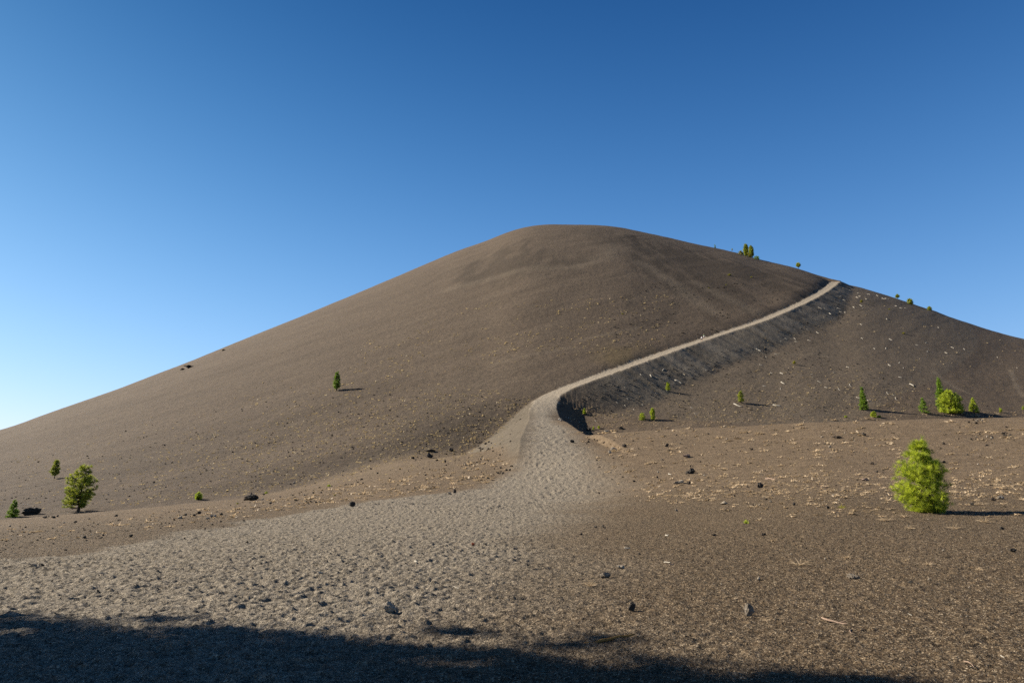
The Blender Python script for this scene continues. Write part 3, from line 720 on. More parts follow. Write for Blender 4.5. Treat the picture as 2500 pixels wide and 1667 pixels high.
# ================= rocks =================
def rock_mat(name,c1,c2,c3):
    c1,c2,c3=[tuple(v*0.62 for v in c) for c in (c1,c2,c3)]
    mat=bpy.data.materials.new(name); g=N(mat)
    tc=g.add("ShaderNodeTexCoord").outputs['Object']
    n=g.noise(tc,9,5,0.7); n2=g.noise(tc,40,3,0.7)
    c=g.ramp(n,[(0.32,c1),(0.55,c2),(0.75,c3)])
    h=g.math('ADD',n,g.math('MULTIPLY',n2,0.4))
    b=g.bsdf(c,0.85,g.bump(h,0.8,0.02),0.2); g.link(b.outputs[0],g.out.inputs[0]); return mat
MR={'black':rock_mat('black_lava',(0.03,0.026,0.022),(0.07,0.059,0.048),(0.15,0.125,0.10)),
 'grey':rock_mat('grey_lava',(0.20,0.165,0.125),(0.42,0.355,0.275),(0.60,0.52,0.41)),
 'brown':rock_mat('brown_lava',(0.05,0.037,0.026),(0.10,0.075,0.054),(0.17,0.13,0.095)),
 'mid':rock_mat('weathered_lava',(0.12,0.098,0.075),(0.27,0.225,0.175),(0.42,0.36,0.285)),
 'red':rock_mat('red_cinder',(0.22,0.055,0.025),(0.36,0.09,0.04),(0.46,0.15,0.08)),
 'pink':rock_mat('pinkish_lava',(0.20,0.14,0.11),(0.34,0.25,0.20),(0.45,0.35,0.29))}
def ico(sub):
    import bmesh
    bm=bmesh.new(); bmesh.ops.create_icosphere(bm,subdivisions=sub,radius=1.0)
    v=np.array([x.co[:] for x in bm.verts]); f=np.array([[l.index for l in x.verts] for x in bm.faces]); bm.free(); return v,f
ICO={s:ico(s) for s in (1,2,3,4)}
def n3(v,s,seed): 
    return (vn(v[:,0]*s+3.1*seed,v[:,1]*s+v[:,2]*s*0.7,seed)+vn(v[:,2]*s-seed,v[:,0]*s*0.6-v[:,1]*s,seed+7)+vn(v[:,1]*s+5,v[:,2]*s+v[:,0]*s*.5,seed+9))
def rock_verts(seed,sub,rough=0.25,npl=11):
    r_=np.random.default_rng(seed); v,f=ICO[sub]; n=r_.normal(size=(npl,3)); n/=np.linalg.norm(n,axis=1)[:,None]; d=0.55+0.4*r_.random(npl)
    dt=v@n.T; q=np.where(dt>0.05,d[None]/np.maximum(dt,0.05),9).min(1); q=np.minimum(q,1.15)
    q=q*(1+rough*n3(v,1.7,seed)+rough*0.6*n3(v,4.1,seed+3)+rough*0.25*n3(v,9,seed+5))
    return v*q[:,None],f
def rock(px,py,wp,hp,kind,label,seed,group=None,sub=3,rough=0.28,sink=0.22,deep=0.75,p=None,wm=None,hm_=None,name='rock'):
    if p is None:
        p=at(px,py); m=mpp(p); wm=wp*m; hm_=hp*m
    v,f=rock_verts(seed,sub,rough); v=v/np.abs(v).max(0)
    zlo=-sink
    v=v*np.array([wm/2,wm/2*deep,hm_/(1+0.6)])
    a=(seed*1.7)%0.8-0.4; c,s_=math.cos(a),math.sin(a); v[:,:2]=v[:,:2]@np.array([[c,s_],[-s_,c]])
    v[:,2]+=hm_*0.38
    o=set_mesh(name,v,f,[MR[kind]],False,loc=(p[0],p[1],p[2]))
    n=ground_n(p[0],p[1]); 
    tag(o,label,'rock',group); return o
RK=[
 (950,1491,36,24,'grey','pale grey lava rock alone on the trampled cinders left of centre',4),
 (1545,1490,21,20,'black','black lava rock with a sharp shadow, above the orange bark stick',4),
 (1829,1503,27,30,'mid','upright grey-brown rock with dark right side, right of the black lava rock',4),
 (2083,1413,32,15,'mid','squarish hollow-faced rock in the lower right field',4),
 (1478,1410,32,15,'mid','grey hollow rock with black shadow in the lower middle',4),
 (1515,1388,22,12,'grey','small jagged grey rock just behind the hollow grey rock',3),
 (1853,1415,10,9,'grey','little grey stone left of the squarish rock in the lower right field',3),
 (2474,1346,22,9,'black','flat black rock near the right edge',3),
 (2447,1292,12,6,'black','small black stone above the flat black rock near the right edge',3),
 (2226,1423,18,6,'black','low dark stone in the lower right field right of the squarish rock',3),
 (1155,1331,10,7,'red','small rust red cinder stone on the trampled path',3),
 (1419,1305,9,5,'brown','small dark stone on the trampled path left of the stone string',3),
 (1742,1307,13,6,'brown','dark stone pair left half below the fresh green tuft',3),
 (1857,1190,18,13,'black','round black stone standing in the straw band',3),
 (1939,1233,9,8,'black','small cube-like black stone below the straw band, left of two',3),
 (2022,1241,8,8,'black','small pointed black stone below the straw band, right of two',3),
 (1689,1155,28,14,'black','large dark craggy rock on the right bench above the grey rock',3),
 (1658,1181,28,10,'grey','pale grey rock on the right bench below the dark craggy rock',3),
 (1682,1182,12,8,'brown','brown stone leaning on the right end of the pale grey bench rock',3),
 (1768,1231,20,8,'grey','blue-grey flat stone with shadow below the straw band',3),
 (1652,1248,8,6,'grey','small grey stone at the right edge of the trampled area',3),
 (1771,1247,7,5,'black','tiny dark stone under the blue-grey flat stone',2),
 (1397,1080,12,7,'black','small black stone on the path edge just below the dark pit',3),
 (1437,1051,14,10,'black','craggy black stone at the hollow rim left of two tiny saplings',3),
 (1518,1047,16,7,'black','flat black stone at the hollow rim right of the two tiny saplings',3),
 (1525,1091,13,8,'brown','brown stone on the bench below the flat black rim stone',3),
 (1497,1098,16,8,'grey','pale stone in the cluster on the bench right of the path',3),
 (1488,1106,10,8,'grey','lower pale stone in the cluster on the bench right of the path',3),
 (1628,1090,12,8,'brown','small brown stone near the middle of the right bench',3),
 (1679,1117,24,10,'pink','pinkish broken stone on the right bench above the dark craggy rock',3),
 (75,1255,46,20,'black','big black boulder on the left rim beside the cone-shaped little pine',4),
 (618,1221,44,19,'black','big craggy dark stone heap on the left bench rim',4),
 (602,1221,16,10,'brown','brown rock against the left end of the big stone heap',3),
 (860,1236,18,12,'black','round black stone at the far edge of the grey path',3),
 (1110,1203,8,10,'black','upright dark stone of the pair on the far path edge',3),
 (1098,1206,9,7,'grey','lower pale stone of the pair on the far path edge',3),
 (1048,1117,18,12,'black','round dark rock at the hill foot left of the path',3),
 (1050,1102,26,9,'brown','long low rock just behind the round dark rock at the hill foot',3),
 (1101,1101,13,8,'black','dark rock at the hill foot right of the long low rock',3),
 (1008,1120,10,6,'brown','brown stone at the hill foot left of the round dark rock',3),
 (1087,1127,8,5,'brown','brown stone below the dark rock at the hill foot',3),
 (440,1266,14,8,'grey','pale grey stone in front of the left bench rim',3),
 (453,1258,9,6,'brown','brown stone just behind the pale grey stone',3),
 (474,1260,9,6,'black','black stone right of the pale grey stone',3),
 (487,1254,11,7,'black','larger black stone above right of the pale grey stone',3),
 (521,1263,18,8,'grey','largest light stone of the low string of stones on the left bench',3),
 (506,1266,12,5,'grey','flat light stone at the left end of the low string on the left bench',3),
 (539,1259,10,8,'brown','dark stone at the right end of the low string on the left bench',3),
 (184,1275,9,5,'black','small black stone below the ragged pine',3),
 (206,1313,13,6,'black','black stone near the upper edge of the grey path at left',3),
 (246,1314,10,6,'brown','brown stone right of the black stone near the upper path edge at left',3),
 (319,1311,10,8,'black','dark stone on the upper edge of the grey path, left third',3),
 (283,1260,9,5,'black','black stone behind the pale stones right of the ragged pine',3),
 (80,1383,20,8,'grey','pale grey stone lying on the path near the left edge',3),
 (100,1382,14,8,'brown','brown stone touching the pale grey one near the left edge',3),
 (1186,1330,6,4,'brown','tiny brown stone right of the rust red one',2),
 (462,897,30,6,'black','dark rock outcrop on the left skyline slope',3),
 (446,902,14,4,'black','small outcrop trailing down left of the dark skyline outcrop',3),
 (545,856,11,4,'black','small dark outcrop higher on the left skyline slope',3),
 (2045,1070,24,9,'brown','brown craggy stone near the crest left of the young pine top',3),
 (2110,1064,14,8,'black','dark stone near the crest just left of the young pine top',3),
 (2304,1084,9,5,'black','small black stone right of the young pine top',3),
 (2305,1130,14,6,'black','black stone right of the young pine middle',3),
 (2442,1218,20,9,'grey','grey stone in the straw by the right edge',3),
 (2426,1222,14,8,'brown','brown stone beside the grey one in the straw by the right edge',3),
 (2374,1233,10,6,'black','black stone just above the pine shadow',3),
 (2113,1173,20,6,'pink','low pinkish stone left of the young pine',3),
 (2130,1133,12,6,'brown','small brown stone left of the young pine at mid height',3),
 (1835,1098,9,5,'brown','small brown stone on the bench below the spire-shaped fir area',3),
]
for i,(x,y,w,h,kd,lb,sub) in enumerate(RK):
    rock(x,y,w,h,kd,lb,100+i*7,sub=max(3,sub),rough=0.55 if ('crag' in lb or 'heap' in lb or 'boulder' in lb or 'outcrop' in lb) else 0.34)

LAND=[(2260,1160,'young pine'),(190,1200,'ragged pine'),(132,1150,'slim bare-stemmed pine'),(30,1245,'cone-shaped little pine'),(2110,975,'spire-shaped fir'),(2256,990,'small cone-shaped fir'),
(2324,985,'round bright pine'),(2444,1003,'tiny crest sapling'),(1594,1012,'taller hollow sapling'),(1569,1018,'rounder hollow sapling'),(1427,1006,'sapling by the dark pit'),(1632,946,'thin sapling'),
(1810,972,'slim olive sapling'),(1940,887,'tiny lone sapling'),(484,1212,'round green shrub'),(2065,1018,'flat yellow-green crest shrub'),(2140,1014,'paired shrubs'),(950,1485,'pale grey lava rock'),
(1545,1482,'black lava rock'),(1829,1490,'upright grey-brown rock'),(2083,1408,'squarish hollow-faced rock'),(1478,1405,'grey hollow rock'),(1515,1383,'jagged grey rock'),(2474,1343,'flat black rock'),
(1155,1329,'rust red stone'),(1857,1185,'round black stone in straw'),(1939,1230,'cube-like black stone'),(2022,1238,'pointed black stone'),(1689,1149,'large dark craggy rock'),(1658,1177,'pale grey bench rock'),
(1768,1228,'blue-grey flat stone'),(1397,1077,'black path edge stone'),(1437,1048,'craggy black rim stone'),(1518,1045,'flat black rim stone'),(1679,1113,'pinkish broken stone'),(75,1250,'big black boulder'),
(618,1214,'big craggy stone heap'),(860,1232,'round black path-side stone'),(1110,1199,'upright dark stone of the pair'),(1048,1112,'round dark hill-foot rock'),(1101,1098,'dark hill-foot rock'),(440,1263,'pale grey rim stone'),
(521,1260,'light stone string'),(206,1311,'black stone by the path edge'),(319,1308,'dark path edge stone'),(90,1380,'pale stone on the path'),(2442,1215,'grey stone in straw'),(2374,1231,'stone above the pine shadow'),
(2110,1062,'dark crest stone'),(2045,1067,'brown craggy crest stone'),(1821,1272,'fresh green grass tuft'),(1952,1377,'wispy straw tuft'),(2068,1361,'low reddish tuft'),(1488,1563,'orange bark stick'),
(1014,1373,'upper white wood chip'),(782,1399,'lower white wood chip'),(1112,1435,'curved pale twig'),(2036,1518,'pinkish bark piece'),(1628,1308,'white bent wood chip'),(2226,1423,'low dark stone'),
(1718,820,'two hikers'),(2041,690,'trail top'),(2104,741,'yellowish bush below the skyline'),(2171,756,'round yellow shrub'),(2206,815,'lone yellow slope shrub'),(2222,740,'sparse skyline bush'),
(1656,933,'long white log'),(1364,1024,'pit log'),(2226,941,'white log above the fir'),(1911,936,'mid-slope white log'),(1852,855,'bright log at the bank foot'),(2385,1028,'loose crest stone heap')]
_seen={}
def where(kind,x,y,size,med):
    d=[(math.hypot(x-a,(y-b)*1.6),a,b,s) for a,b,s in LAND]; d.sort(); out=None
    for dist,a,b,s in d[:6]:
        ang=math.degrees(math.atan2(y-b,x-a))%360
        dr=['right of','below right of','below','below left of','left of','above left of','above','above right of'][int((ang+22.5)//45)%8]
        nearw='just ' if dist<45 else ('' if dist<120 else 'far ')
        for sz in ((['tiny'] if size<med*0.8 else ['larger'] if size>med*1.25 else ['small'])):
            lb=f"{sz} {kind} {nearw}{dr} the {s}"
            if lb not in _seen: _seen[lb]=1; return lb,None
        if out is None: out=(lb,f"{kind}s {nearw}{dr} the {s}")
    return out
# piles: every stone its own object, told apart by nothing
PILES=[
 (2385,1030,44,12,9,'brown','small dark stone in the loose heap on the crest right of the round pine','stones heaped on the crest right of the round pine'),
 (2400,1068,60,10,10,'black','dark stone in the broken row near the crest at far right','stones in the broken row near the crest'),
 (2455,1060,36,9,7,'black','dark stone in the small heap by the right edge near the crest','stones in the small heap by the right edge'),
 (2330,1012,56,6,12,'brown','stone lying at the foot of the round bright pine','stones at the foot of the round bright pine'),
 (772,1226,54,8,9,'brown','brown stone in the low row between the stone heap and the round black stone','low row of stones on the left bench'),
 (1465,1286,26,6,5,'black','stone in the short dark string on the trampled ground right of centre','short dark string of stones'),
 (1450,1078,60,12,9,'brown','small brown stone on the bench just right of the path edge','small stones beside the path edge on the bench'),
 (1235,1150,40,26,10,'brown','small stone at the foot of the left path bank','small stones at the foot of the left path bank'),
 (1200,1090,90,24,22,'brown','small dark stone scattered at the hill foot just left of the path','small stones at the hill foot left of the path'),
 (1870,1305,20,6,4,'brown','small dark stone below the fresh green grass tuft','small stones below the fresh green tuft'),
 (140,1263,70,5,8,'brown','small stone strewn between the black boulder and the ragged pine','small stones between boulder and ragged pine'),
 (1850,1232,40,5,5,'brown','small stone beside the reddish straw left of the two small black stones','small stones beside reddish straw'),
]
proto=[rock_verts(900+k,2,0.3) for k in range(6)]
def small_rock(p,w,h,kind,lb,gr,k,px=None):
    key=(k,kind)
    if key not in SM:
        v,f=proto[k]; v=v/np.abs(v).max(0)*np.array([.5,.4,.6]); v[:,2]+=0.35
        SM[key]=set_mesh('rock',v,f,[MR[kind]],False); o=SM[key]
    else:
        o=SM[key].copy(); scene.collection.objects.link(o)
    o.location=(p[0],p[1],p[2]); o.scale=(w,w,h); o.rotation_euler=(random.uniform(-.2,.2),random.uniform(-.2,.2),random.uniform(0,6.28))
    if px is not None:
        names={'brown':'brown stone','black':'black stone','grey':'grey stone'}
        l2,g2=where(names[kind],px[0],px[1],px[2],6.0)
        lb=l2
        if g2: gr=g2; shared.setdefault(l2,gr); gr=shared[l2]
    if 'label' in o: del o['label']
    if 'group' in o: del o['group']
    tag(o,lb,'rock',gr); byl.setdefault(lb,[]).append(o)
shared={}; byl={}
SM={}
for (x,y,w,h,n,kd,lb,gr) in PILES:
    for k in range(n):
        a=x+w*(random.random()-0.5); b=y+h*(random.random()-0.5)
        p=at(a,b); m=mpp(p); s_=random.uniform(4,9)*m
        small_rock(p,s_,s_*random.uniform(.5,.8),random.choice([kd,kd,'brown','grey' if random.random()<.3 else kd]),lb,gr,random.randrange(6),(a,b,s_/m))
REG=[((620,1225,1230,1110),28,'small dark stone scattered over the left bench behind the path','small stones on the left bench'),
     ((20,1275,600,1245),26,'small stone on the bare strip between the left rim and the grey path','small stones on the strip at left'),
     ((1420,1230,2480,1040),60,'small dark stone on the right bench with the straw','small stones on the right bench'),
     ((1300,1560,2480,1260),26,'little dark stone strewn over the lower right field','little stones on the lower right field'),
     ((60,1500,1200,1280),12,'little stone pressed into the trampled path','little stones on the trampled path')]
for (x0,y0,x1,y1),n,lb,gr in REG:
    for k in range(n):
        a=random.uniform(x0,x1); t=(a-x0)/(x1-x0)
        if y0>y1 and x0<1000 and 'left bench' in gr: yb=y0+(y1-y0)*t; b=yb+random.uniform(-28,18)
        elif 'strip' in gr: b=random.uniform(1268,1330-0.09*a+10)
        else: b=random.uniform(min(y0,y1),max(y0,y1))
        p=at(a,b); m=mpp(p); s_=random.uniform(3.5,8)*m
        small_rock(p,s_,s_*random.uniform(.5,.8),random.choice(['brown','black','brown','grey']) ,lb,gr,random.randrange(6),(a,b,s_/m))
# ================= dead wood =================
def log_mesh(L,r,seed,bend=0.08):
    r_=np.random.default_rng(seed); n=7; t=np.linspace(-.5,.5,n)
    P=np.stack([t*L,bend*L*np.sin(t*3+seed)+0.01*L*r_.normal(size=n),0.02*L*r_.normal(size=n)],1)
    rad=r*(1-0.55*(t+.5))*(0.85+0.3*r_.random(n)); rad[0]*=.6
    v,f,t3=tube(P,rad,7)
    e=np.vstack([P[0]]); v=np.vstack([v,e]); k=len(v)-1
    cap=np.array([(j,k,(j+1)%7) for j in range(7)])
    parts=[(v,f,np.vstack([t3,cap]))]
    if seed%3==0:
        q=P[4]; v2,f2,t2=tube([q,q+np.array([.12*L,.10*L,.05*L]),q+np.array([.2*L,.22*L,.10*L])],[r*.5,r*.35,r*.15],5); parts.append((v2,f2,t2))
    return parts
def log_obj(name,px,py,lp,ang,rp,mat,label,cat,group=None,seed=1,bend=0.08):
    """lp length in photo px, ang direction in the picture (deg, 0 = right, + = down)"""
    p=at(px,py); m=mpp(p)
    a=math.radians(ang); q=at(px+math.cos(a)*min(lp,12)*.5,py+math.sin(a)*min(lp,12)*.5)
    d=Vector((q[0]-p[0],q[1]-p[1],q[2]-p[2]))
    n=ground_n(p[0],p[1])
    if d.length<1e-4: d=Vector((1,0,0))
    d=d-n*d.dot(n); d.normalize()
    # foreshortened directions: keep a realistic length
    vis=max(0.45,math.hypot(d.x*1.0,d.z*0.97))
    L=lp*m/vis; y_=n.cross(d)
    A=Acc()
    for v,f,t in log_mesh(L,rp*m,seed,bend): A.add(v,f,t)
    o=A.build(name,mat,None,True,(p[0],p[1],p[2]+rp*m*0.75))
    from mathutils import Matrix
    o.rotation_euler=Matrix((d,y_,n)).transposed().to_euler()
    tag(o,label,cat,group); return o
log_obj('bark_stick',1488,1563,122,-13,4.6,M_chip,'long orange bark stick lying at the edge of the shade','stick',seed=4,bend=0.05)
log_obj('wood_piece',1014,1373,14,50,3,M_wood,'short white wood chip on the path, upper right of two','stick',seed=1)
log_obj('wood_piece',782,1399,11,18,2.4,M_wood,'short white wood chip on the path, lower left of two','stick',seed=2)
log_obj('wood_piece',1112,1435,36,12,1.3,M_wood,'thin curved pale twig above right of the pale grey rock','stick',seed=3,bend=0.16)
log_obj('wood_piece',2036,1518,30,8,3.2,M_pink,'pinkish splintered bark piece in the lower right field','stick',seed=6)
log_obj('wood_piece',2102,1550,46,25,1.3,M_pink,'long thin curved twig near the bottom right','stick',seed=5,bend=0.2)
log_obj('wood_piece',2223,1502,14,20,1.3,M_wood,'tiny pale twig in the lower right field','stick',seed=7)
log_obj('wood_piece',1629,1374,11,20,2.0,M_wood,'pale wood chip right of the jagged grey rock','stick',seed=8)
log_obj('wood_piece',1640,1379,11,-10,2.0,M_pink,'tan bark chip touching the pale wood chip','stick',seed=9)
log_obj('wood_piece',1628,1308,10,25,2.2,M_wood,'white bent wood chip in the open middle field','stick',seed=12)
log_obj('wood_piece',1531,1339,14,0,2.0,M_wood,'flat whitish wood chip left of the bent white one','stick',seed=10)
log_obj('wood_piece',1636,1158,12,15,1.4,M_wood,'thin white twig left of the dark craggy rock','stick',seed=11)
log_obj('wood_piece',1880,1170,26,4,2.0,M_pink,'pinkish stick lying above the straw band','stick',seed=13)
log_obj('wood_piece',1482,1054,12,-10,2.2,M_wood,'white stick on the hollow rim between two black stones','stick',seed=14)
log_obj('wood_piece',2015,1190,30,0,1.2,M_pink,'long thin stick in the straw left of the young pine','stick',seed=18)
log_obj('wood_piece',2448,1603,10,35,1.6,M_wood,'small pale twig in the bottom right corner','stick',seed=19)
log_obj('wood_piece',2365,1620,22,45,1.6,M_pink,'thin tan twig near the bottom right corner','stick',seed=20)
BIG=[(1656,933,17,30,2.2,'long white log below the trail bank beside the thin sapling'),(1364,1024,13,38,1.9,'white log lying in the shaded pit beside the path bend'),
 (1369,1028,7,38,1.9,'short white log at the lower end of the pit log'),(1801,990,16,18,1.7,'long white log just below the slim olive sapling'),
 (1897,991,14,12,1.7,'long white log between the slim olive sapling and the spire-shaped fir'),(1911,936,8,35,1.5,'white log in the middle of the right slope above the two longest ones'),
 (2226,941,9,35,1.5,'white log on the slope left above the tall dark fir'),(1852,855,12,25,1.6,'bright white log at the foot of the trail bank'),
 (1589,919,8,50,1.5,'steep-lying white log on the trail bank above the hollow'),(1620,904,7,120,1.5,'crossed white log on the middle of the trail bank')]
for i,(x,y,l,a,r_,lb) in enumerate(BIG): log_obj('fallen_log',x,y,l,a,r_,M_wood,lb,'log',seed=20+i)
LB=[(885,603),(880,640),(765,665),(910,712),(930,735),(850,725),(720,740),(725,765),(770,772),(640,783),(600,740),(545,733),(1130,650),(1110,650),(975,612),(1055,625),(1220,715),(1265,733),(1310,737),(955,655),(900,630),(1145,655),(815,580),(985,612),(730,632)]
LM=[(1140,830),(915,877),(1598,907),(920,1000),(1132,1088),(1175,1012),(1490,1040),(1720,1083),(1665,1130),(1828,1098),(2120,1168),(2290,1260),(1250,1217),(1165,1237),(1290,1262),(1030,1092),(1500,1118),(1410,1060)]
LC=[(605,1435),(330,1005),(295,975),(455,1022),(340,1030),(10,1105),(125,1112),(70,1165),(165,1140),(205,1445),(490,1345),(210,1310),(30,1235),(820,1415),(1075,1355),(885,1525),(1195,1500),(1225,1535),(1280,1520),(990,1555),(440,925),(530,950),(230,985),(250,1005),(205,1025),(720,1450),(60,1420),(120,1306),(480,1318),(545,1385),(680,1305),(795,1255),(1260,1345),(1150,1487)]
L3=[(1480,72),(1660,110),(1300,222),(1075,258),(1330,350),(1875,170),(1985,20),(2100,30),(2230,20),(1980,70),(1660,285),(2275,335),(650,570),(680,575),(620,560),(675,610),(1780,262),(2065,450),(2110,520),(2095,350),(1210,395),(1300,425),(1500,415),(805,575),(775,615),(960,600),(1400,470)]
def many(lst,ox,oy,sc,lb,gr,l0,l1):
    first={}
    for i,(a,b) in enumerate(lst):
        k=i%4; szl=1.0
        if k not in first:
            o=log_obj('fallen_log',ox+a/sc,oy+b/sc,random.uniform(l0,l1),random.uniform(15,50),random.uniform(.6,1.0),M_wood,lb,'log',gr,seed=60+i); first[k]=o; o['_s']=1.0
        else:
            o=first[k].copy(); scene.collection.objects.link(o); p=at(ox+a/sc,oy+b/sc); o.location=(p[0],p[1],p[2]+0.05)
            s_=random.uniform(.7,1.25); o.scale=(s_,s_,s_); o.rotation_euler.z+=random.uniform(-.7,.7); szl=s_
        lb2,g2=where('white log',ox+a/sc,oy+b/sc,szl,1.0); o['label']=lb2
        if '_s' in o: del o['_s']
        byl.setdefault(lb2,[]).append(o)
many(LB,1850,550,3.618,'short white log in the litter just right of the trail top','logs right of the trail top',4,7)
many(LM,1850,550,3.618,'short white log scattered over the broad upper right slope','logs on the broad right slope',4,7)
many(LC,1850,550,3.618,'short white log at the foot of the trail bank and the slope below it','logs below the upper trail bank',3.5,7)
many(L3,1250,900,4.704,'short white log strewn over the lower trail bank and hollow','logs on the lower trail bank and hollow',3,6)
for lb_,os_ in byl.items():
    for o in os_:
        if len(os_)>1: o['group']='group of '+lb_
# ================= litter nobody could count =================
def in_poly(poly,n,wf=None):
    xs=[p[0] for p in poly]; ys=[p[1] for p in poly]; out=[]
    while sum(len(o) for o in out)<n:
        x=rng.uniform(min(xs),max(xs),n*3); y=rng.uniform(min(ys),max(ys),n*3)
        k=poly_sd(poly,x,y)<0
        if wf is not None: k&=rng.random(len(x))<wf(x,y)
        out.append(np.stack([x[k],y[k]],1))
    return np.vstack(out)[:n]
def clumps(name,pts,size,nb,mat,label,hz=0.5,bw=0.12):
    """pts: photo points, size range in photo px; each a low tussock of short blades"""
    P=cast_grid(pts[:,0],pts[:,1]); P[:,2]=ground_z(P[:,0],P[:,1]); n=len(P)
    dpt=P[:,1]*math.cos(PITCH)+(P[:,2]-EYE)*math.sin(PITCH); m=dpt/1667
    sz=(rng.random(n)**1.6*(size[1]-size[0])+size[0])*m
    C=np.repeat(P,nb,0); z=np.repeat(sz,nb)[:,None]; k=len(C)
    d=rvec(k); d[:,2]=np.abs(d[:,2])*hz; d/=np.linalg.norm(d,axis=1)[:,None]
    st=np.repeat(rng.uniform(0.6,1.6,n),nb)[:,None]
    b=C+rng.normal(size=(k,3))*z*0.22*np.array([1,1,0])*np.hstack([st,1/st,st]); l=z*(0.35+0.4*rng.random(k))[:,None]
    s_=np.cross(d,rvec(k)); s_/=np.linalg.norm(s_,axis=1)[:,None]; w=s_*z*bw
    V_=np.stack([b-w,b+w,b+d*l],1).reshape(-1,3); V_[:,2]+=0.01
    rn=np.repeat(np.repeat(rng.random(n),nb)*0.75+0.25*rng.random(k),3)
    o=set_mesh(name,V_,np.arange(k*3).reshape(-1,3),[mat],False,attrs={'rnd':rn}); tag(o,label,'ground cover' if False else None,kind='stuff'); o['category']='dry plants'; return o
def nzw(sc,thr,seed,lo=0.15): 
    return lambda x,y: np.where(vn(x/sc,y/(sc*0.35),seed)>thr,1.0,lo)
A_=in_poly([(0,1130),(300,1040),(640,930),(1100,935),(1300,968),(1235,1040),(1225,1110),(1000,1150),(640,1205),(330,1232),(0,1245)],3300,
   lambda x,y: np.clip(((y-(1250-0.22*x))/160+1.0),0.03,1)*np.clip(0.15+x/900,0,1)*np.where(vn(x/70,(y+x*0.35)/12,5)>-0.05,1,.35))
B_=in_poly([(1180,740),(1650,720),(1620,850),(1200,890),(800,960),(900,830)],650,lambda x,y:np.where(vn(x/70,(y+x*0.3)/18,6)>0.02,1,.15))
C_=in_poly([(1385,1035),(1400,1000),(1500,950),(1620,910),(1800,880),(2000,880),(2300,950),(2450,1000),(2000,1012),(1700,1032)],1500,lambda x,y:np.clip((y-860)/130,0.1,1)*np.clip(1.3-(x-1385)/1100,.15,1))
_q=cast_grid(C_[:,0],C_[:,1]); _ia=np.clip(np.searchsorted(cols,np.arctan2(_q[:,0],_q[:,1])),0,NC-1); _ir=np.clip(np.searchsorted(rings,np.hypot(_q[:,0],_q[:,1])),0,NR-1)
C_=C_[rng.random(len(C_))>0.85*(BANK[_ia,_ir]>0.25)*(np.abs(S[_ia,_ir])<26)]
D_=in_poly([(2060,690),(2499,840),(2499,1000),(2100,960),(1800,870)],120)
clumps('low_scrub',np.vstack([A_,B_]),(2.2,6.2),6,leaf_mat('hill_scrub',(0.42,0.31,0.15),(0.92,0.72,0.38),.4),'tiny tan and yellow scrub dotted thickly over the left hill foot',0.5,0.26)
clumps('low_scrub',np.vstack([C_,D_]),(2.0,5.4),6,leaf_mat('hollow_scrub',(0.36,0.27,0.13),(0.85,0.66,0.38),.4),'tiny pale scrub and chips dotted over the hollow and right slope',0.5,0.26)
band=lambda x,y: np.clip(1.15*np.exp(-((y-1193)/22.0)**2)*(x>1580)+0.16+0.25*(vn(x/60,y/14,9)>0.1),0,1)*(np.abs(x-2258)>60)
E1=in_poly([(1400,1055),(1700,1040),(2000,1025),(2499,1008),(2499,1262),(1900,1262),(1560,1225),(1500,1180)],1150,band)
F1=in_poly([(600,1232),(800,1190),(1000,1160),(1225,1110),(1250,1140),(1190,1180),(1050,1200),(800,1232),(600,1262),(100,1330),(0,1350),(0,1290),(330,1255)],450,lambda x,y:np.clip((x-150)/700,.06,1))
R1=in_poly([(1385,1038),(1700,1028),(2499,1003),(2499,1010),(1700,1038),(1400,1050)],420)
clumps('dry_grass',np.vstack([E1,F1]),(5,17),18,M_straw,'flat tufts of dry straw strewn over the benches on both sides of the path',0.3,0.14)
clumps('dry_grass',R1,(2.5,6),10,M_straw,'line of dry straw along the rim of the right bench',0.5)
G1=in_poly([(0,1290),(600,1290),(1300,1240),(2499,1260),(2499,1660),(0,1660)],200)
clumps('plant_litter',G1,(1.5,5),6,M_straw,'stray bits of straw and bark on the cinder field',0.15)
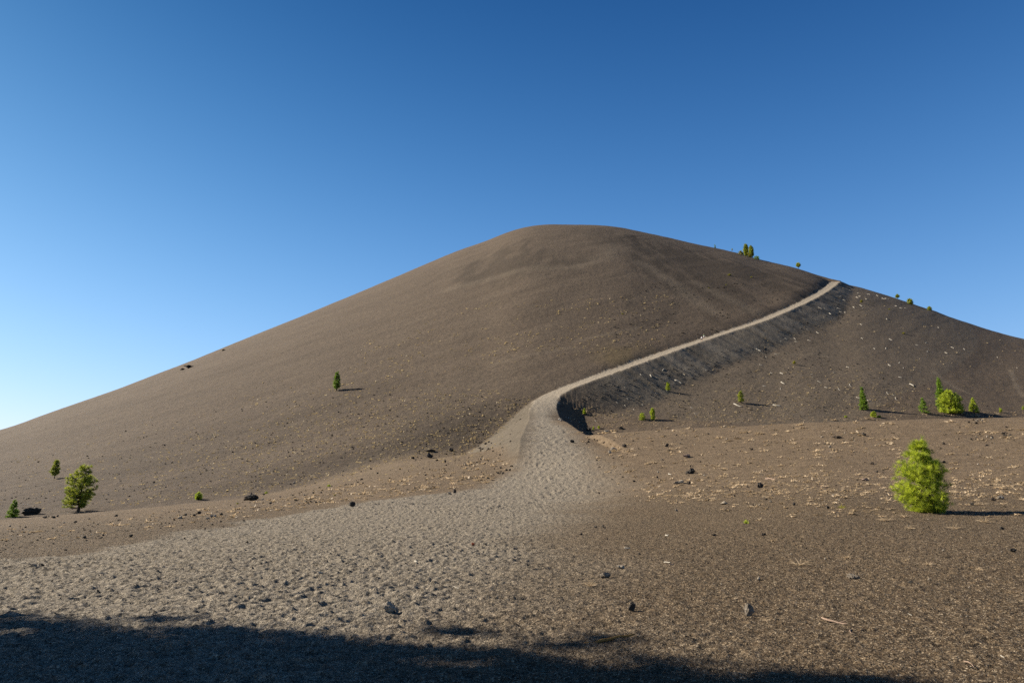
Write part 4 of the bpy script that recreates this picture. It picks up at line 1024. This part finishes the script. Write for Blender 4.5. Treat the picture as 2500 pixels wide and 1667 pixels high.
def gravel(name,n,rmin_,rmax_,s0,s1,kind_mats,label,azr=42,pts=None,flat=0.7):
    v0,f0=ICO[1]; v0=v0*(1+0.35*rng.normal(size=(len(v0),1))*0.5)
    if pts is None:
        r=np.exp(rng.uniform(math.log(rmin_),math.log(rmax_),n)); a=np.radians(rng.uniform(-azr,azr,n)); x=r*np.sin(a); y=r*np.cos(a)
    else:
        q_=cast_grid(pts[:,0],pts[:,1]); x=q_[:,0];y=q_[:,1]; r=np.hypot(x,y); n=len(x)
    if pts is None:
        ia=np.clip(np.searchsorted(cols,np.arctan2(x,y)),0,NC-1); ir=np.clip(np.searchsorted(rings,np.hypot(x,y)),0,NR-1)
        kp=rng.random(n)>PATHM[ia,ir]*0.85; x,y,r=x[kp],y[kp],r[kp]; n=len(x)
    z=ground_z(x,y)
    s=(s0+(s1-s0)*rng.random(n)**3)*(1 if pts is None else 1)
    if pts is not None: s=s*y/1667*1.0
    else: s=s*np.clip(r/9,0.7,2.2)
    rot=rng.random(n)*6.28; c,sn=np.cos(rot),np.sin(rot)
    sx=s*(0.8+0.5*rng.random(n)); sy=s*(0.7+0.4*rng.random(n)); sz=s*flat
    o8=np.array([[1,0,0],[-.4,.9,.1],[-.7,-.7,0],[.1,.2,1],[.3,-.6,.6],[0,0,-.8]])
    tri=np.array([[0,1,3],[1,2,3],[2,4,3],[4,0,3],[2,0,4],[1,0,5],[2,1,5],[0,2,5]])
    vv=o8[None]*np.stack([sx,sy,sz],1)[:,None,:]
    X=vv[...,0]*c[:,None]-vv[...,1]*sn[:,None]+x[:,None]; Y=vv[...,0]*sn[:,None]+vv[...,1]*c[:,None]+y[:,None]; Z=vv[...,2]+(z+0.1*s)[:,None]
    V_=np.stack([X,Y,Z],-1).reshape(-1,3); F_=(tri[None]+6*np.arange(n)[:,None,None]).reshape(-1,3)
    o=set_mesh(name,V_,F_,[kind_mats],False,attrs={'rnd':np.repeat(rng.random(n),6)}); tag(o,label,kind='stuff'); o['category']='gravel'; return o
def grav_mat(name,stops):
    stops=[(p,tuple(v*0.6 for v in c)) for p,c in stops]; mat=bpy.data.materials.new(name); g=N(mat); c=g.ramp(g.attr('rnd').outputs['Fac'],stops)
    b=g.bsdf(c,0.9,None,0.15); g.link(b.outputs[0],g.out.inputs[0]); return mat
MG=grav_mat('cinder_gravel',[(0,(0.022,0.018,0.013)),(.55,(0.085,0.064,0.042)),(.85,(0.16,0.122,0.082)),(1,(0.34,0.27,0.19))])
gravel('gravel',80000,5.6,45,0.004,0.0135,MG,'loose cinder gravel covering the foreground')
K_=in_poly([(1560,690),(1900,690),(1950,740),(1850,780),(1700,825),(1500,860),(1480,780)],420,nzw(30,0.08,12,.1))
K2=in_poly([(0,1130),(640,930),(1300,968),(1225,1110),(640,1205),(0,1245)],1600,lambda x,y: np.clip(((y-(1250-0.22*x))/150+1.0),0.03,1))
K3=in_poly([(1385,1035),(1400,980),(1620,900),(2000,860),(2450,1000),(1700,1032)],900)
K4=in_poly([(1850,830),(2060,720),(2120,760),(1950,860),(1600,950),(1400,990),(1450,940)],500)
gravel('lava_rubble',0,0,0,1.0,3.4,grav_mat('dark_rubble',[(0,(0.03,0.026,0.022)),(1,(0.07,0.058,0.048))]),'dark lava crumbs strewn over the hill slopes',pts=np.vstack([K_,K2,K3,K4]))
K5=in_poly([(1420,1060),(2499,1020),(2499,1250),(1500,1230)],700); K6=in_poly([(0,1290),(600,1225),(1230,1100),(1240,1160),(600,1260),(0,1350)],700)
gravel('lava_crumbs',0,0,0,1.2,3.6,MG,'dark crumbs and pebbles on both benches',pts=np.vstack([K5,K6]))
# ================= two hikers on the trail =================
def skin_mat(name,c):
    mat=bpy.data.materials.new(name); g=N(mat); tc=g.add("ShaderNodeTexCoord").outputs['Object']
    n=g.noise(tc,12,2,0.5); col=g.mix(n,tuple(k*0.85 for k in c),c); b=g.bsdf(col,0.8,None,0.2); g.link(b.outputs[0],g.out.inputs[0]); return mat
M_skin=skin_mat('skin',(0.36,0.22,0.15)); M_white=skin_mat('white_cloth',(0.80,0.80,0.80)); M_navy=skin_mat('black_cloth',(0.02,0.022,0.03)); M_green=skin_mat('green_cloth',(0.04,0.13,0.07)); M_hair=skin_mat('dark_hair',(0.05,0.03,0.02))
def skinned(name,pts,edges,rad,mat,parent,sub=1):
    me=bpy.data.meshes.new(name); me.from_pydata(pts,edges,[]); me.update()
    o=bpy.data.objects.new(name,me); scene.collection.objects.link(o); o.parent=parent
    sk=o.modifiers.new('skin','SKIN'); sk.use_smooth_shade=True
    if not me.skin_vertices: 
        me.attributes
    bpy.context.view_layer.update()
    L=me.skin_vertices
    if not L:
        bpy.context.view_layer.objects.active=o; bpy.ops.mesh.customdata_skin_add(); L=me.skin_vertices
    for i,r_ in enumerate(rad):
        L[0].data[i].radius=(r_,r_) if not isinstance(r_,tuple) else r_
        L[0].data[i].use_root=(i==0)
    ss=o.modifiers.new('sub','SUBSURF'); ss.levels=sub; ss.render_levels=sub
    me.materials.append(mat); return o
def hiker(px,py,label,top,bottom,sh,hgt=1.75,rz=0.0):
    p=at(px,py); root=empty('person',(p[0],p[1],p[2]),label,'person','hikers walking up the trail',rz)
    k=hgt/1.75
    def S_(l): return [tuple(c*k for c in q) for q in l]
    # joints: facing +Y, mid-stride
    B=S_([(0,0,.95),(0,.02,1.15),(0,.04,1.38),(0,.04,1.48),(0,.07,1.60),(0,.07,1.70),
       (.18,.04,1.40),(.24,-.06,1.13),(.22,.10,.93),(.21,.15,.84),
       (-.18,.04,1.40),(-.24,.10,1.14),(-.20,.30,1.02),(-.19,.37,.99),
       (.10,0,.90),(.11,.22,.53),(.11,.12,.10),(.11,.24,.03),
       (-.10,0,.90),(-.11,-.08,.50),(-.11,-.34,.14),(-.11,-.24,.04)])
    Ed=[(0,1),(1,2),(2,3),(3,4),(4,5),(2,6),(6,7),(7,8),(8,9),(2,10),(10,11),(11,12),(12,13),(0,14),(14,15),(15,16),(16,17),(0,18),(18,19),(19,20),(20,21)]
    rd=[(.15,.11),(.13,.10),(.16,.10),.055,.10,.085,.06,.045,.035,.03,.06,.045,.035,.03,.085,.06,.045,.035,.085,.06,.045,.035]
    skinned('body',B,Ed,[tuple(k*a for a in r_) if isinstance(r_,tuple) else r_*k for r_ in rd],M_skin,root,2)
    T_=S_([(0,.0,.98),(0,.02,1.18),(0,.04,1.38),(.19,.04,1.40),(.245,-.05,1.16),(-.19,.04,1.40),(-.245,.09,1.17)])
    skinned('shirt',T_,[(0,1),(1,2),(2,3),(3,4),(2,5),(5,6)],[(.175,.135),(.155,.13),(.17,.125),.075,.065,.075,.065],top,root,2)
    Q_=S_([(0,0,.98),(.10,0,.90),(.11,.16,.62),(-.10,0,.90),(-.11,-.06,.62)])
    skinned('shorts',Q_,[(0,1),(1,2),(0,3),(3,4)],[(.17,.13),.11,.09,.11,.09],bottom,root,2)
    skinned('hair',S_([(0,.05,1.69),(0,.03,1.74)]),[(0,1)],[.095,.07],M_hair,root,2)
    return root
hiker(1713.5,833.0,'hiker in white top and dark shorts walking up the trail, nearer one',M_white,M_navy,1,1.75,R(-35))
hiker(1719.0,827.0,'hiker in green top and white shorts on the trail, farther one',M_green,M_white,1,1.78,R(-35))
